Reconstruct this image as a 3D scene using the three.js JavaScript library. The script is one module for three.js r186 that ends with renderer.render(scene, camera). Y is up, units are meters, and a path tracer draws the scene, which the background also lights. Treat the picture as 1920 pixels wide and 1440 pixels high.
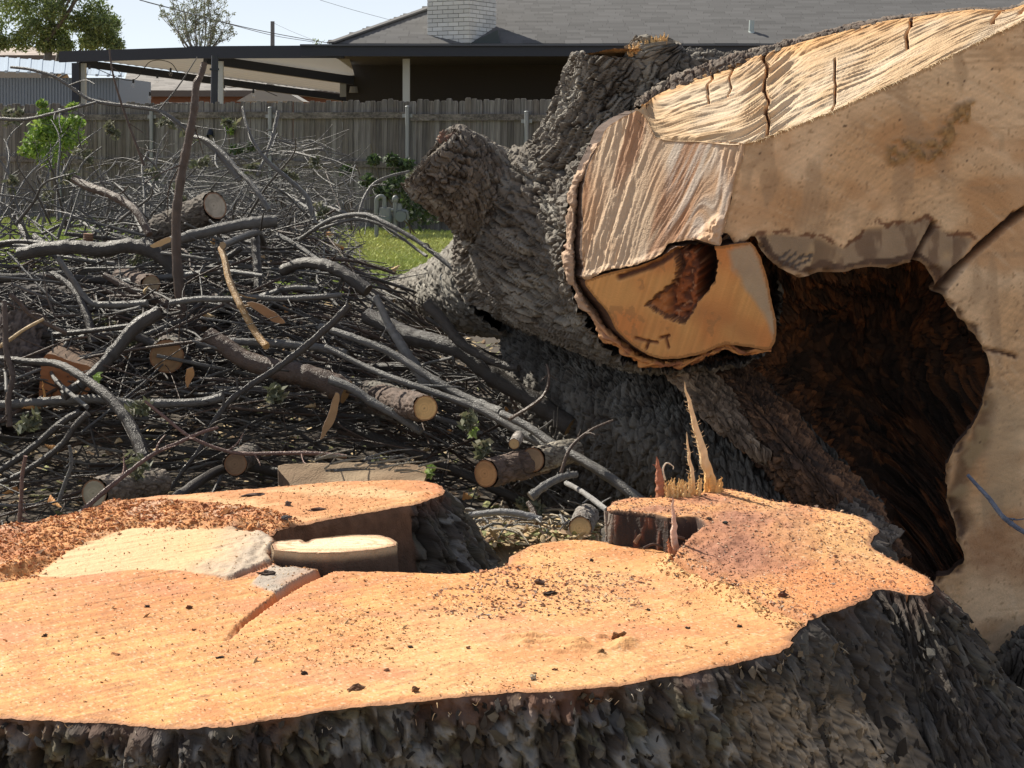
import * as THREE from 'three';
import { mergeGeometries } from 'three/addons/utils/BufferGeometryUtils.js';

// ---------------------------------------------------------------- camera, sky, sun, exposure
const W = 1920, H = 1440, F = 3000, CX = 960, HY = 243, CAMH = 1.4;   // level lens, shifted down; HY is the horizon line
const V = (x, y, z) => new THREE.Vector3(x, y, z);
const scene = new THREE.Scene();
const camera = new THREE.PerspectiveCamera(2 * Math.atan(H / 2 / F) * 180 / Math.PI, W / H, 0.1, 600);
camera.position.set(0, CAMH, 0); camera.lookAt(0, CAMH, -10);
camera.setViewOffset(W, H, 0, H / 2 - HY, W, H);
scene.add(camera);
const renderer = new THREE.WebGLRenderer({ antialias: true });
renderer.setSize(1024, 768);
renderer.toneMapping = THREE.LinearToneMapping;
renderer.toneMappingExposure = 1.54;
renderer.shadowMap.enabled = true; renderer.shadowMap.type = THREE.PCFSoftShadowMap;

const SUN = V(-0.53, 0.7, -0.48).normalize();
{
  const w = 256, h = 128, a = new Float32Array(w * h * 4);
  for (let j = 0; j < h; j++) {
    const el = ((j + 0.5) / h - 0.5) * Math.PI, s = Math.sin(el);
    const k = Math.pow(Math.max(0, s), 0.42);
    let r = 0.76 + (0.088 - 0.76) * k, g = 0.84 + (0.104 - 0.84) * k, b = 0.9 + (0.165 - 0.9) * k;
    if (s < 0) { r = 0.2; g = 0.19; b = 0.15; }
    for (let i = 0; i < w; i++) a.set([r, g, b, 1], (j * w + i) * 4);
  }
  const t = new THREE.DataTexture(a, w, h, THREE.RGBAFormat, THREE.FloatType);
  t.mapping = THREE.EquirectangularReflectionMapping; t.magFilter = t.minFilter = THREE.LinearFilter; t.needsUpdate = true;
  scene.background = t; scene.environment = t; scene.backgroundIntensity = 1; scene.environmentIntensity = 1;
}
const sun = new THREE.DirectionalLight(new THREE.Color().setRGB(1, 0.93, 0.8), 5);
sun.position.copy(SUN).multiplyScalar(60).add(V(0, 0, -8)); sun.target.position.set(0, 0, -8);
sun.castShadow = true; sun.shadow.mapSize.set(4096, 4096);
Object.assign(sun.shadow.camera, { left: -22, right: 22, top: 22, bottom: -22, near: 1, far: 160 });
scene.add(sun, sun.target);

// ---------------------------------------------------------------- helpers
const P = (x, y, d) => V((x - CX) * d / F, CAMH - (y - HY) * d / F, -d);      // a point seen at pixel x, y and d metres away
const PXOF = (p) => [CX + p.x * F / -p.z, HY + (CAMH - p.y) * F / -p.z];
let seed = 7;
const rnd = () => { seed = (seed + 0x6D2B79F5) | 0; let t = Math.imul(seed ^ (seed >>> 15), 1 | seed); t = (t + Math.imul(t ^ (t >>> 7), 61 | t)) ^ t; return ((t ^ (t >>> 14)) >>> 0) / 4294967296; };
const rr = (a, b) => a + (b - a) * rnd();
const gs = () => rnd() + rnd() + rnd() - 1.5;
const cl = (x, a = 0, b = 1) => x < a ? a : x > b ? b : x;
const ss = (a, b, x) => { const t = cl((x - a) / (b - a)); return t * t * (3 - 2 * t); };
const mix = (a, b, t) => a + (b - a) * t;
const mx = (A, B, t) => [mix(A[0], B[0], t), mix(A[1], B[1], t), mix(A[2], B[2], t)];
const sc = (A, k) => [A[0] * k, A[1] * k, A[2] * k];
function h3(x, y, z) { let n = Math.imul(x, 374761393) ^ Math.imul(y, 668265263) ^ Math.imul(z, 1442695041); n = Math.imul(n ^ (n >>> 13), 1274126177); n = Math.imul(n ^ (n >>> 15), 2246822519); return ((n ^ (n >>> 16)) >>> 0) / 4294967296; }
function vn(x, y, z) {                                                    // smooth value noise, 0..1
  const X = Math.floor(x), Y = Math.floor(y), Z = Math.floor(z); let u = x - X, v = y - Y, w = z - Z;
  u = u * u * (3 - 2 * u); v = v * v * (3 - 2 * v); w = w * w * (3 - 2 * w);
  const a = h3(X, Y, Z), b = h3(X + 1, Y, Z), c = h3(X, Y + 1, Z), d = h3(X + 1, Y + 1, Z), e = h3(X, Y, Z + 1), f = h3(X + 1, Y, Z + 1), g = h3(X, Y + 1, Z + 1), h = h3(X + 1, Y + 1, Z + 1);
  return mix(mix(mix(a, b, u), mix(c, d, u), v), mix(mix(e, f, u), mix(g, h, u), v), w);
}
function fb(x, y, z, o = 3) { let s = 0, a = 0.5, t = 0; for (let i = 0; i < o; i++) { s += a * vn(x, y, z + i * 17); t += a; a *= 0.5; x *= 2.03; y *= 2.03; z *= 2.03; } return s / t; }
const WO = { f1: 0, f2: 0, id: 0, dx: 0, dy: 0 };
function wor(x, y, s = 0) {                                               // nearest and second nearest cell centre
  const X = Math.floor(x), Y = Math.floor(y); let f1 = 9, f2 = 9;
  for (let j = -1; j < 2; j++) for (let i = -1; i < 2; i++) {
    const cx = X + i, cy = Y + j, px = cx + 0.1 + 0.8 * h3(cx, cy, 11 + s), py = cy + 0.1 + 0.8 * h3(cx, cy, 29 + s), dx = x - px, dy = y - py, d = dx * dx + dy * dy;
    if (d < f1) { f2 = f1; f1 = d; WO.id = h3(cx, cy, 53 + s); WO.dx = dx; WO.dy = dy; } else if (d < f2) f2 = d;
  }
  WO.f1 = Math.sqrt(f1); WO.f2 = Math.sqrt(f2); return WO;
}
const O = { h: 0, c: [0, 0, 0] };
// rough plated bark: flaky plates that lift at one end, broken by cracks
function bark(u, v, cu, cv, amp, tone, o = O) {
  const a1 = u / cu, b1 = v / cv, wu = a1 + 1.3 * (fb(a1 * 0.8, b1 * 0.8, 3, 3) - 0.5), wv = b1 + 1.3 * (fb(a1 * 0.8, b1 * 0.8, 9, 3) - 0.5);
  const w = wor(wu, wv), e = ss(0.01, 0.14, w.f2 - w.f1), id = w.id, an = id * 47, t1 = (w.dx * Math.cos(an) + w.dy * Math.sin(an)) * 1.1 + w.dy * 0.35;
  const furrow = 1 - ss(0.0, 0.045, Math.abs(fb(a1 * 0.42, b1 * 0.3, 41, 3) - 0.5)), big = fb(a1 / 5, b1 / 5, 43, 2) - 0.5;
  const w2 = wor(wu * 2.1 + 5, wv * 2.1, 7), e2 = ss(0, 0.16, w2.f2 - w2.f1), a2 = w2.id * 61, t2 = w2.dx * Math.cos(a2) + w2.dy * Math.sin(a2), r = fb(a1 * 7, b1 * 7, 12, 2) - 0.5;
  o.h = amp * (e * (0.25 + 0.6 * id + 0.55 * t1) + e2 * (0.14 * w2.id + 0.22 * t2) + 0.8 * big - 0.75 * furrow + 0.18 * r - 0.3);
  const lich = ss(0.5, 0.68, fb(a1 / 2.4, b1 / 2.2, 77, 3)), g = 0.66 + 0.5 * fract(id * 91) + 0.3 * (w2.id - 0.5);
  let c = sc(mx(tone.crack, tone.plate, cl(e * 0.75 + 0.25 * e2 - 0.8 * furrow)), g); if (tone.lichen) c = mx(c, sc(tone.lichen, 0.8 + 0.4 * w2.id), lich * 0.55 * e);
  o.c = sc(c, 0.8 + 0.4 * fb(u * 400, v * 300, 5, 2)); o.e = e;
  return o;
}
// splintery rotten wood: loose fibres along u, each with its own height, tilt and tone
function fibre(u, v, lu, lv, amp, tones, o = O) {
  const q = fb(u * 6, v * 6, 120, 3) - 0.5, a = u / lu + 0.8 * q, b = v / lv + 3.2 * q + 0.35 * (fb(u * 30, v * 30, 121, 2) - 0.5), w = wor(a, b, 13), e = ss(0, 0.16, w.f2 - w.f1), id = w.id, dx = w.dx, dy = w.dy, x = wor(a * 2.3 + 3, b * 2.7, 17), e2 = ss(0, 0.2, x.f2 - x.f1), n = fb(u * 9, v * 14, 122, 3);
  o.h = amp * (e * (0.1 + 0.9 * id + 0.9 * dx * (id - 0.3) + 0.5 * dy * (fract(id * 53) - 0.5)) + 0.45 * e2 * (x.id + 0.8 * x.dx) + 2.4 * (n - 0.5) - 0.6);
  const t = cl(0.6 * fract(id * 29) + 0.4 * x.id + 0.9 * (n - 0.5)); o.c = sc(t < 0.5 ? mx(tones[0], tones[1], t * 2) : mx(tones[1], tones[2], t * 2 - 1), 0.7 + 0.5 * x.id); return o;
}
const fract = (x) => x - Math.floor(x);
const cr = (a, b, c, d, t) => { const t2 = t * t, t3 = t2 * t; return 0.5 * (2 * b + (c - a) * t + (2 * a - 5 * b + 4 * c - d) * t2 + (3 * b - a - 3 * c + d) * t3); };
function crv(A, s, closed, out = V(0, 0, 0)) {                            // Catmull-Rom along an array of points, s in 0..1
  const n = A.length, m = closed ? n : n - 1, x = cl(s, 0, 1) * m, i = Math.min(Math.floor(x), m - 1), t = x - i;
  const g = (k) => closed ? A[(k + n) % n] : A[cl(k, 0, n - 1)], a = g(i - 1), b = g(i), c = g(i + 1), d = g(i + 2);
  return out.set(cr(a.x, b.x, c.x, d.x, t), cr(a.y, b.y, c.y, d.y, t), cr(a.z, b.z, c.z, d.z, t));
}
function geoFrom(pos, uv, col, idx) {
  const g = new THREE.BufferGeometry();
  g.setAttribute('position', new THREE.BufferAttribute(pos, 3)); g.setAttribute('uv', new THREE.BufferAttribute(uv, 2)); g.setAttribute('color', new THREE.BufferAttribute(col, 3));
  g.setIndex(new THREE.BufferAttribute(idx, 1)); g.computeVertexNormals(); return g;
}
// a surface through rows of control points, pushed out along its normal by fn(u metres, v metres, s, t, p)
function loft(rows, nu, nv, fn, { closed = false, ref = null, inward = false } = {}) {
  const N = (nu + 1) * (nv + 1), B = [], us = new Float32Array(N), vs = new Float32Array(N);
  for (let j = 0; j <= nv; j++) {
    for (let i = 0; i <= nu; i++) {
      const col = rows.map((r) => crv(r, i / nu, closed)); B.push(crv(col, j / nv, false));
    }
  }
  for (let j = 0; j <= nv; j++) for (let i = 0; i <= nu; i++) {
    const k = j * (nu + 1) + i;
    us[k] = i ? us[k - 1] + B[k].distanceTo(B[k - 1]) : 0; vs[k] = j ? vs[k - nu - 1] + B[k].distanceTo(B[k - nu - 1]) : 0;
  }
  const pos = new Float32Array(N * 3), uv = new Float32Array(N * 2), col = new Float32Array(N * 3), a = V(0, 0, 0), b = V(0, 0, 0), n = V(0, 0, 0);
  const nrm = (i, j) => {
    const i0 = closed ? (i - 1 + nu) % nu : Math.max(i - 1, 0), i1 = closed ? (i + 1) % nu : Math.min(i + 1, nu), j0 = Math.max(j - 1, 0), j1 = Math.min(j + 1, nv);
    a.subVectors(B[j * (nu + 1) + i1], B[j * (nu + 1) + i0]); b.subVectors(B[j1 * (nu + 1) + i], B[j0 * (nu + 1) + i]); return n.crossVectors(a, b).normalize();
  };
  let sg = 1;
  { const i = Math.floor(nu / 2), j = Math.floor(nv / 2), p = B[j * (nu + 1) + i]; nrm(i, j);
    const R = ref || (closed ? p.clone().multiplyScalar(2).sub(B.slice(j * (nu + 1), j * (nu + 1) + nu).reduce((s, q) => s.add(q), V(0, 0, 0)).multiplyScalar(1 / nu)) : V(0, CAMH, 0));
    if (n.dot(R.clone().sub(p)) < 0) sg = -1; if (inward) sg = -sg; }
  const umax = [];
  for (let j = 0; j <= nv; j++) for (let i = 0; i <= nu; i++) {
    const k = j * (nu + 1) + i; nrm(closed && i === nu ? 0 : i, j);
    const o = fn(us[k], vs[k], i / nu, j / nv, B[k]); const h = o.h * sg;
    pos[k * 3] = B[k].x + n.x * h; pos[k * 3 + 1] = B[k].y + n.y * h; pos[k * 3 + 2] = B[k].z + n.z * h;
    uv[k * 2] = us[k]; uv[k * 2 + 1] = vs[k]; col[k * 3] = o.c[0]; col[k * 3 + 1] = o.c[1]; col[k * 3 + 2] = o.c[2];
  }
  if (closed) for (let j = 0; j <= nv; j++) { const k = j * (nu + 1), m = k + nu; for (let q = 0; q < 3; q++) pos[m * 3 + q] = pos[k * 3 + q]; }
  const idx = new Uint32Array(nu * nv * 6); let q = 0;
  for (let j = 0; j < nv; j++) for (let i = 0; i < nu; i++) {
    const k = j * (nu + 1) + i, A = k, Bk = k + 1, C = k + nu + 2, D = k + nu + 1;
    if (sg * (inward ? -1 : 1) > 0) idx.set([A, Bk, C, A, C, D], q); else idx.set([A, C, Bk, A, D, C], q); q += 6;
  }
  return geoFrom(pos, uv, col, idx);
}
// round, slightly uneven rings along a spine of [point, radius]
function spineRings(sp, n = 14, wob = 0.06, sd = 1, squash = 1) {
  const rings = [], T = V(0, 0, 0); let U = null;
  sp.forEach(([p, r], k) => {
    T.subVectors(sp[Math.min(k + 1, sp.length - 1)][0], sp[Math.max(k - 1, 0)][0]).normalize();
    if (!U) U = Math.abs(T.y) < 0.9 ? V(0, 1, 0) : V(0, 0, -1);
    U.addScaledVector(T, -U.dot(T)).normalize(); const Bn = V(0, 0, 0).crossVectors(T, U);
    rings.push(Array.from({ length: n }, (_, i) => { const a = i / n * 2 * Math.PI, q = r * (1 + wob * 2 * (vn(Math.cos(a) * 1.3 + sd * 7, Math.sin(a) * 1.3, k * 0.6 + sd) - 0.5)); return p.clone().addScaledVector(U, Math.cos(a) * q).addScaledVector(Bn, Math.sin(a) * q * squash); }));
  });
  return rings;
}
// outline helpers in a plane: points are [a, b]
function smoothPoly(pts, step, jit = 0, sd = 0, closed = true) {
  const v = pts.map((p) => V(p[0], p[1], 0)), out = [], n = pts.length, m = closed ? n : n - 1;
  for (let i = 0; i < m; i++) {
    const a = v[closed ? (i - 1 + n) % n : Math.max(0, i - 1)], b = v[i], c = v[(i + 1) % n], d = v[closed ? (i + 2) % n : Math.min(n - 1, i + 2)], L = b.distanceTo(c), k = Math.max(1, Math.round(L / step));
    for (let j = 0; j < k; j++) {
      const t = j / k, x = mix(mix(b.x, c.x, t), cr(a.x, b.x, c.x, d.x, t), 0.6), y = mix(mix(b.y, c.y, t), cr(a.y, b.y, c.y, d.y, t), 0.6);
      out.push([x + jit * 2 * (fb(x / jit / 5, y / jit / 5, 3 + sd, 3) - 0.5), y + jit * 2 * (fb(x / jit / 5, y / jit / 5, 43 + sd, 3) - 0.5)]);
    }
  }
  return out;
}
function inPoly(P, a, b) { let c = false; for (let i = 0, j = P.length - 1; i < P.length; j = i++) if ((P[i][1] > b) !== (P[j][1] > b) && a < (P[j][0] - P[i][0]) * (b - P[i][1]) / (P[j][1] - P[i][1]) + P[i][0]) c = !c; return c; }
function segD(P, a, b, closed = false) {                                  // distance to a polyline, and the place along it in segD.t
  let m = 1e9; const n = P.length - (closed ? 0 : 1);
  for (let i = 0; i < n; i++) { const p = P[i], q = P[(i + 1) % P.length], dx = q[0] - p[0], dy = q[1] - p[1], t = cl(((a - p[0]) * dx + (b - p[1]) * dy) / (dx * dx + dy * dy || 1)), d = Math.hypot(a - p[0] - t * dx, b - p[1] - t * dy); if (d < m) { m = d; segD.t = (i + t) / n; } }
  return m;
}
const sdP = (P, a, b) => segD(P, a, b, true) * (inPoly(P, a, b) ? 1 : -1);  // + inside
// a sheet that fills an outline in a plane; toW(a, b, h) gives the place, fn(a, b, edge distance) the height and colour
function sheet(poly, step, toW, fn) {
  let a0 = 1e9, a1 = -1e9, b0 = 1e9, b1 = -1e9; for (const p of poly) { a0 = Math.min(a0, p[0]); a1 = Math.max(a1, p[0]); b0 = Math.min(b0, p[1]); b1 = Math.max(b1, p[1]); }
  const nu = Math.ceil((a1 - a0) / step) + 1, nv = Math.ceil((b1 - b0) / step) + 1, ins = new Uint8Array((nu + 1) * (nv + 1));
  for (let j = 0; j <= nv; j++) {
    const b = b0 + (j - 0.5) * step, xs = [];
    for (let i = 0, k = poly.length - 1; i < poly.length; k = i++) if ((poly[i][1] > b) !== (poly[k][1] > b)) xs.push((poly[k][0] - poly[i][0]) * (b - poly[i][1]) / (poly[k][1] - poly[i][1]) + poly[i][0]);
    xs.sort((x, y) => x - y);
    for (let q = 0; q + 1 < xs.length; q += 2) for (let i = Math.max(0, Math.ceil((xs[q] - a0) / step + 0.5)); i <= Math.min(nu, Math.floor((xs[q + 1] - a0) / step + 0.5)); i++) ins[j * (nu + 1) + i] = 1;
  }
  const map = new Int32Array((nu + 1) * (nv + 1)).fill(-1), pos = [], uv = [], col = [], idx = [];
  const bucket = new Map(), bs = step * 4, key = (x, y) => Math.floor(x / bs) * 100003 + Math.floor(y / bs);
  poly.forEach((p) => { const k = key(p[0], p[1]); (bucket.get(k) || bucket.set(k, []).get(k)).push(p); });
  const far = []; for (let i = 0; i < poly.length; i += 4) far.push(poly[i]);
  const vert = (i, j) => {
    const k = j * (nu + 1) + i; if (map[k] >= 0) return map[k];
    let a = a0 + (i - 0.5) * step, b = b0 + (j - 0.5) * step, ed = 1e9;
    for (let y = -1; y < 2; y++) for (let x = -1; x < 2; x++) for (const p of bucket.get(key(a + x * bs, b + y * bs)) || []) { const d = Math.hypot(p[0] - a, p[1] - b); if (d < ed) { ed = d; vert.p = p; } }
    if (!ins[k]) { if (ed > 1e8) for (const p of poly) { const d = Math.hypot(p[0] - a, p[1] - b); if (d < ed) { ed = d; vert.p = p; } } a = vert.p[0]; b = vert.p[1]; ed = 0; }
    else if (ed > 1e8) { ed = bs; }
    const o = fn(a, b, ed), w = toW(a, b, o.h); pos.push(w.x, w.y, w.z); uv.push(a, b); col.push(o.c[0], o.c[1], o.c[2]);
    return map[k] = pos.length / 3 - 1;
  };
  for (let j = 0; j < nv; j++) for (let i = 0; i < nu; i++) {
    const k = j * (nu + 1) + i; if (!(ins[k] || ins[k + 1] || ins[k + nu + 1] || ins[k + nu + 2])) continue;
    const A = vert(i, j), B = vert(i + 1, j), C = vert(i + 1, j + 1), D = vert(i, j + 1); idx.push(A, B, C, A, C, D);
  }
  const g = geoFrom(new Float32Array(pos), new Float32Array(uv), new Float32Array(col), new Uint32Array(idx));
  return g;
}
const taken = {};
const numbered = (n) => { const k = taken[n] = (taken[n] ?? -1) + 1; return k ? n + '_' + String(k).padStart(3, '0') : n; };
function tag(o, label, category, group, kind) { if (label) o.userData.label = label; if (category) o.userData.category = category; if (group) o.userData.group = group; if (kind) o.userData.kind = kind; return o; }
function mesh(name, g, m, parent = scene) { const o = new THREE.Mesh(g, m); o.name = parent === scene ? numbered(name) : name; o.castShadow = o.receiveShadow = true; parent.add(o); return o; }
function group(name, x = 0, y = 0, z = 0) { const o = new THREE.Group(); o.name = numbered(name); o.position.set(x, y, z); scene.add(o); return o; }
// parts are built in world places and moved into the frame of their thing
const part = (name, g, m, parent) => { let p = parent, t = V(0, 0, 0); while (p && p !== scene) { t.add(p.position); p = p.parent; } g.translate(-t.x, -t.y, -t.z); return mesh(name, g, m, parent); };
const box = (w, h, d, x, y, z, ry = 0) => { const g = new THREE.BoxGeometry(w, h, d); if (ry) g.rotateY(ry); g.translate(x, y, z); return g; };
function beam(a, b, w, h) {                                               // a box from a to b, w wide and h high
  const d = b.clone().sub(a), L = d.length(), g = new THREE.BoxGeometry(w, h, L), m = new THREE.Matrix4().lookAt(b, a, V(0, 1, 0)); g.applyMatrix4(m); const c = a.clone().add(b).multiplyScalar(0.5); g.translate(c.x, c.y, c.z); return g;
}
function paint(g, c, v = 0, sd = 1) { const n = g.attributes.position.count, a = new Float32Array(n * 3); for (let i = 0; i < n; i++) { const k = v ? 1 + v * (h3(i, sd, 3) - 0.5) : 1; a.set([c[0] * k, c[1] * k, c[2] * k], i * 3); } g.setAttribute('color', new THREE.BufferAttribute(a, 3)); return g; }
const merge = (L) => mergeGeometries(L.map((g) => { for (const k of Object.keys(g.attributes)) if (!['position', 'normal', 'uv', 'color'].includes(k)) g.deleteAttribute(k); return g.index ? g.toNonIndexed() : g; }));

// ---------------------------------------------------------------- textures and materials
function noiseTex(n, f, srgb) {                                           // tileable, f(periodic noise) -> grey 0..1
  const d = new Uint8Array(n * n * 4), pn = (x, y, per, s) => { const X = Math.floor(x), Y = Math.floor(y); let u = x - X, v = y - Y; u = u * u * (3 - 2 * u); v = v * v * (3 - 2 * v); const q = (i, j) => h3(((X + i) % per + per) % per, ((Y + j) % per + per) % per, s); return mix(mix(q(0, 0), q(1, 0), u), mix(q(0, 1), q(1, 1), u), v); };
  for (let j = 0; j < n; j++) for (let i = 0; i < n; i++) { const c = cl(f((px, py, s) => { const x = i / n * px, y = j / n * py, X = Math.floor(x), Y = Math.floor(y); let u = x - X, v = y - Y; u = u * u * (3 - 2 * u); v = v * v * (3 - 2 * v); const q = (a, b) => h3((X + a) % px, (Y + b) % py, s); return mix(mix(q(0, 0), q(1, 0), u), mix(q(0, 1), q(1, 1), u), v); })); const k = (j * n + i) * 4; d[k] = d[k + 1] = d[k + 2] = Math.round(c * 255); d[k + 3] = 255; }
  const t = new THREE.DataTexture(d, n, n); t.wrapS = t.wrapT = THREE.RepeatWrapping; t.magFilter = THREE.LinearFilter; t.minFilter = THREE.LinearMipmapLinearFilter; t.generateMipmaps = true; if (srgb) t.colorSpace = THREE.SRGBColorSpace; t.needsUpdate = true; return t;
}
const texGrit = noiseTex(512, (n) => 0.2 * n(16, 16, 1) + 0.3 * n(64, 64, 2) + 0.5 * n(170, 170, 3));
const texFibre = noiseTex(512, (n) => 0.35 * n(90, 6, 4) + 0.35 * n(200, 12, 5) + 0.3 * n(256, 60, 6));
const rep = (t, u, v = u) => { const c = t.clone(); c.repeat.set(u, v); c.needsUpdate = true; return c; };
const M = {
  wood: new THREE.MeshStandardMaterial({ vertexColors: true, roughness: 0.82, bumpMap: rep(texGrit, 3), bumpScale: 0.0012 }),
  bark: new THREE.MeshStandardMaterial({ vertexColors: true, roughness: 0.88, bumpMap: rep(texGrit, 3), bumpScale: 0.002 }),
  rot: new THREE.MeshStandardMaterial({ vertexColors: true, roughness: 0.95, bumpMap: rep(texFibre, 2), bumpScale: 0.003 }),
  stick: new THREE.MeshStandardMaterial({ vertexColors: true, roughness: 0.46, bumpMap: rep(texGrit, 7, 3), bumpScale: 0.003 }),
  grain: new THREE.MeshStandardMaterial({ roughness: 0.95 }),
  leaf: new THREE.MeshStandardMaterial({ vertexColors: true, roughness: 0.7, side: THREE.DoubleSide }),
  flat: new THREE.MeshStandardMaterial({ vertexColors: true, roughness: 0.85 }),
};
const plain = (r, g, b, ro = 0.8, x = {}) => new THREE.MeshStandardMaterial({ color: new THREE.Color().setRGB(r, g, b), roughness: ro, ...x });

// ---------------------------------------------------------------- ground, fence, house and what stands beyond
{
  const g = new THREE.PlaneGeometry(500, 500, 1, 1); g.rotateX(-Math.PI / 2);
  const uv = g.attributes.uv; for (let i = 0; i < uv.count; i++) uv.setXY(i, uv.getX(i) * 500, uv.getY(i) * 500);
  const n = 256, d = new Uint8Array(n * n * 4);
  for (let j = 0; j < n; j++) for (let i = 0; i < n; i++) { const per = (s, f) => { const x = i / n * f, y = j / n * f, X = Math.floor(x), Y = Math.floor(y), u = x - X, v = y - Y, q = (a, b) => h3((X + a) % f, (Y + b) % f, s); return mix(mix(q(0, 0), q(1, 0), u), mix(q(0, 1), q(1, 1), u), v); }; const a = per(1, 8), b = per(2, 40), c = per(3, 128), k = (j * n + i) * 4, t = cl(0.5 + (a - 0.5) * 1.2 + (b - 0.5) * 0.6); d[k] = mix(156, 128, t) * (0.7 + 0.5 * c); d[k + 1] = mix(128, 114, t) * (0.7 + 0.5 * c); d[k + 2] = mix(94, 76, t) * (0.7 + 0.5 * c); d[k + 3] = 255; }
  const t = new THREE.DataTexture(d, n, n); t.wrapS = t.wrapT = THREE.RepeatWrapping; t.magFilter = THREE.LinearFilter; t.colorSpace = THREE.SRGBColorSpace; t.repeat.set(0.4, 0.4); t.needsUpdate = true;
  tag(mesh('ground', g, new THREE.MeshStandardMaterial({ map: t, roughness: 1 })), 'grassy yard ground with bare earth under the brush pile', null, null, 'structure');
}
const blade = (() => { const L = []; for (let k = 0; k < 4; k++) { const a = k * 1.7, c = Math.cos(a), s = Math.sin(a), h = 0.7 + 0.3 * h3(k, 1, 1), g = new THREE.BufferGeometry(); const w = 0.06, q = 0.35; g.setAttribute('position', new THREE.BufferAttribute(new Float32Array([-w * c + q * 0.3 * s, 0, -w * s, w * c + q * 0.3 * s, 0, w * s, q * s * 0.8, h * 0.6, q * c * 0.8, q * s * 1.9, h, q * c * 1.9]), 3)); g.setIndex([0, 1, 2, 2, 1, 3]); g.computeVertexNormals(); L.push(g.toNonIndexed()); } return mergeGeometries(L); })();
{
  const N = 52000, m = new THREE.InstancedMesh(blade, new THREE.MeshStandardMaterial({ roughness: 0.7, side: THREE.DoubleSide }), N), q = new THREE.Matrix4(), e = new THREE.Euler(), c = new THREE.Color();
  for (let i = 0; i < N; i++) {
    const d = 13 + 14 * Math.pow(rnd(), 1.15), px = rr(-60, 1000), X = (px - CX) * d / F, s = rr(0.05, 0.1);
    q.makeRotationFromEuler(e.set(0, rr(0, 7), 0)); q.scale(V(s * rr(0.8, 1.6), s * (0.5 + 0.6 * fb(X * 0.8, d * 0.8, 1, 2)), s)); q.setPosition(X, -0.005, -d); m.setMatrixAt(i, q);
    const t = fb(X * 0.6, d * 0.5, 3, 3), k = rr(0.7, 1.3); m.setColorAt(i, c.setRGB(mix(0.3, 0.5, t) * k, mix(0.42, 0.5, t) * k, mix(0.1, 0.17, t) * k));
  }
  m.name = 'lawn_grass'; m.castShadow = m.receiveShadow = true; scene.add(m); tag(m, 'short green lawn grass between brush pile and fence', null, null, 'stuff');
}
// fence: from far left to near right
{
  const A = V(-9.6, 0, -26.2), Bp = V(2.6, 0, -19.75), D = Bp.clone().sub(A), L = D.length(); D.normalize(); const ry = Math.atan2(-D.z, D.x), out = V(-D.z, 0, D.x); if (out.z < 0) out.negate();
  const f = group('wooden_fence', A.x, 0, A.z); tag(f, 'weathered grey wooden picket fence with metal posts across the yard', 'fence');
  const shape = (h, w) => { const s = new THREE.Shape(); s.moveTo(-w, 0.03); s.lineTo(w, 0.03); s.lineTo(w, h - 0.04); s.quadraticCurveTo(w, h, w * 0.45, h); s.lineTo(-w * 0.45, h); s.quadraticCurveTo(-w, h, -w, h - 0.04); return new THREE.ExtrudeGeometry(s, { depth: 0.014, bevelEnabled: true, bevelSize: 0.002, bevelThickness: 0.002, bevelSegments: 1, curveSegments: 3 }); };
  const tx = noiseTex(256, (n) => 0.35 + 0.25 * n(60, 3, 21) + 0.25 * n(14, 2, 22) + 0.3 * n(120, 14, 23), true);
  const geos = [0, 1, 2, 3].map((k) => { const g = shape(1.8 + [-0.012, 0.006, 0, 0.014][k], 0.0455 - 0.001 * k); const p = g.attributes.position; for (let i = 0; i < p.count; i++) g.attributes.uv.setXY(i, p.getX(i) * 3 + k * 0.37, p.getY(i) * 0.6 + k * 0.21); return g; });
  const mats = [[0.235, 0.22, 0.212], [0.27, 0.256, 0.248], [0.185, 0.172, 0.164], [0.23, 0.208, 0.192], [0.31, 0.298, 0.29]].map((c) => new THREE.MeshStandardMaterial({ color: new THREE.Color().setRGB(...c), map: tx, roughness: 0.95 }));
  for (let i = 0, s = 0; s < L; i++, s += 0.0935) { const o = mesh('picket', geos[Math.floor(rnd() * 4)], mats[Math.floor(rnd() * 5)], f); o.position.copy(D).multiplyScalar(s).addScaledVector(out, rr(-0.004, 0.004)); o.position.y += rr(-0.02, 0.012); o.rotation.set(0, ry, rr(-0.006, 0.006)); }
  const rail = mats[3], post = plain(0.27, 0.285, 0.295, 0.55, { metalness: 0.5 });
  const at = (px) => { const k = (px - CX) / F; return (A.x + k * A.z) / -(D.x + k * D.z); };           // distance along the fence seen at pixel px
  const posts = [-40, 120, 291, 513, 770, 993, 1190].map(at);
  for (let k = 0; k + 1 < posts.length; k++) for (const y of [1.6, 0.92, 0.25]) {
    const o = mesh('rail', new THREE.BoxGeometry(posts[k + 1] - posts[k] - 0.02, 0.088, 0.036), rail, f); o.position.copy(D).multiplyScalar((posts[k] + posts[k + 1]) / 2).addScaledVector(out, 0.045); o.position.y = y + [0.02, -0.012, 0.016, 0, -0.035, -0.05][k]; o.rotation.y = ry;
  }
  posts.forEach((s, k) => {
    const o = mesh('post', new THREE.CylinderGeometry(0.03, 0.03, 1.72, 12), post, f); o.position.copy(D).multiplyScalar(s).addScaledVector(out, 0.085); o.position.y = 0.85 - (k === 5 ? 0.08 : 0);
    const c = mesh('cap', new THREE.SphereGeometry(0.034, 10, 6), post, o); c.position.y = 0.86; c.scale.y = 0.5;
    for (const y of [0.74, 0.05]) { const b = mesh('bracket', new THREE.BoxGeometry(0.16, 0.05, 0.012), post, o); b.position.set(0, y, -0.028); b.rotation.y = ry; }
  });
}
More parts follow.
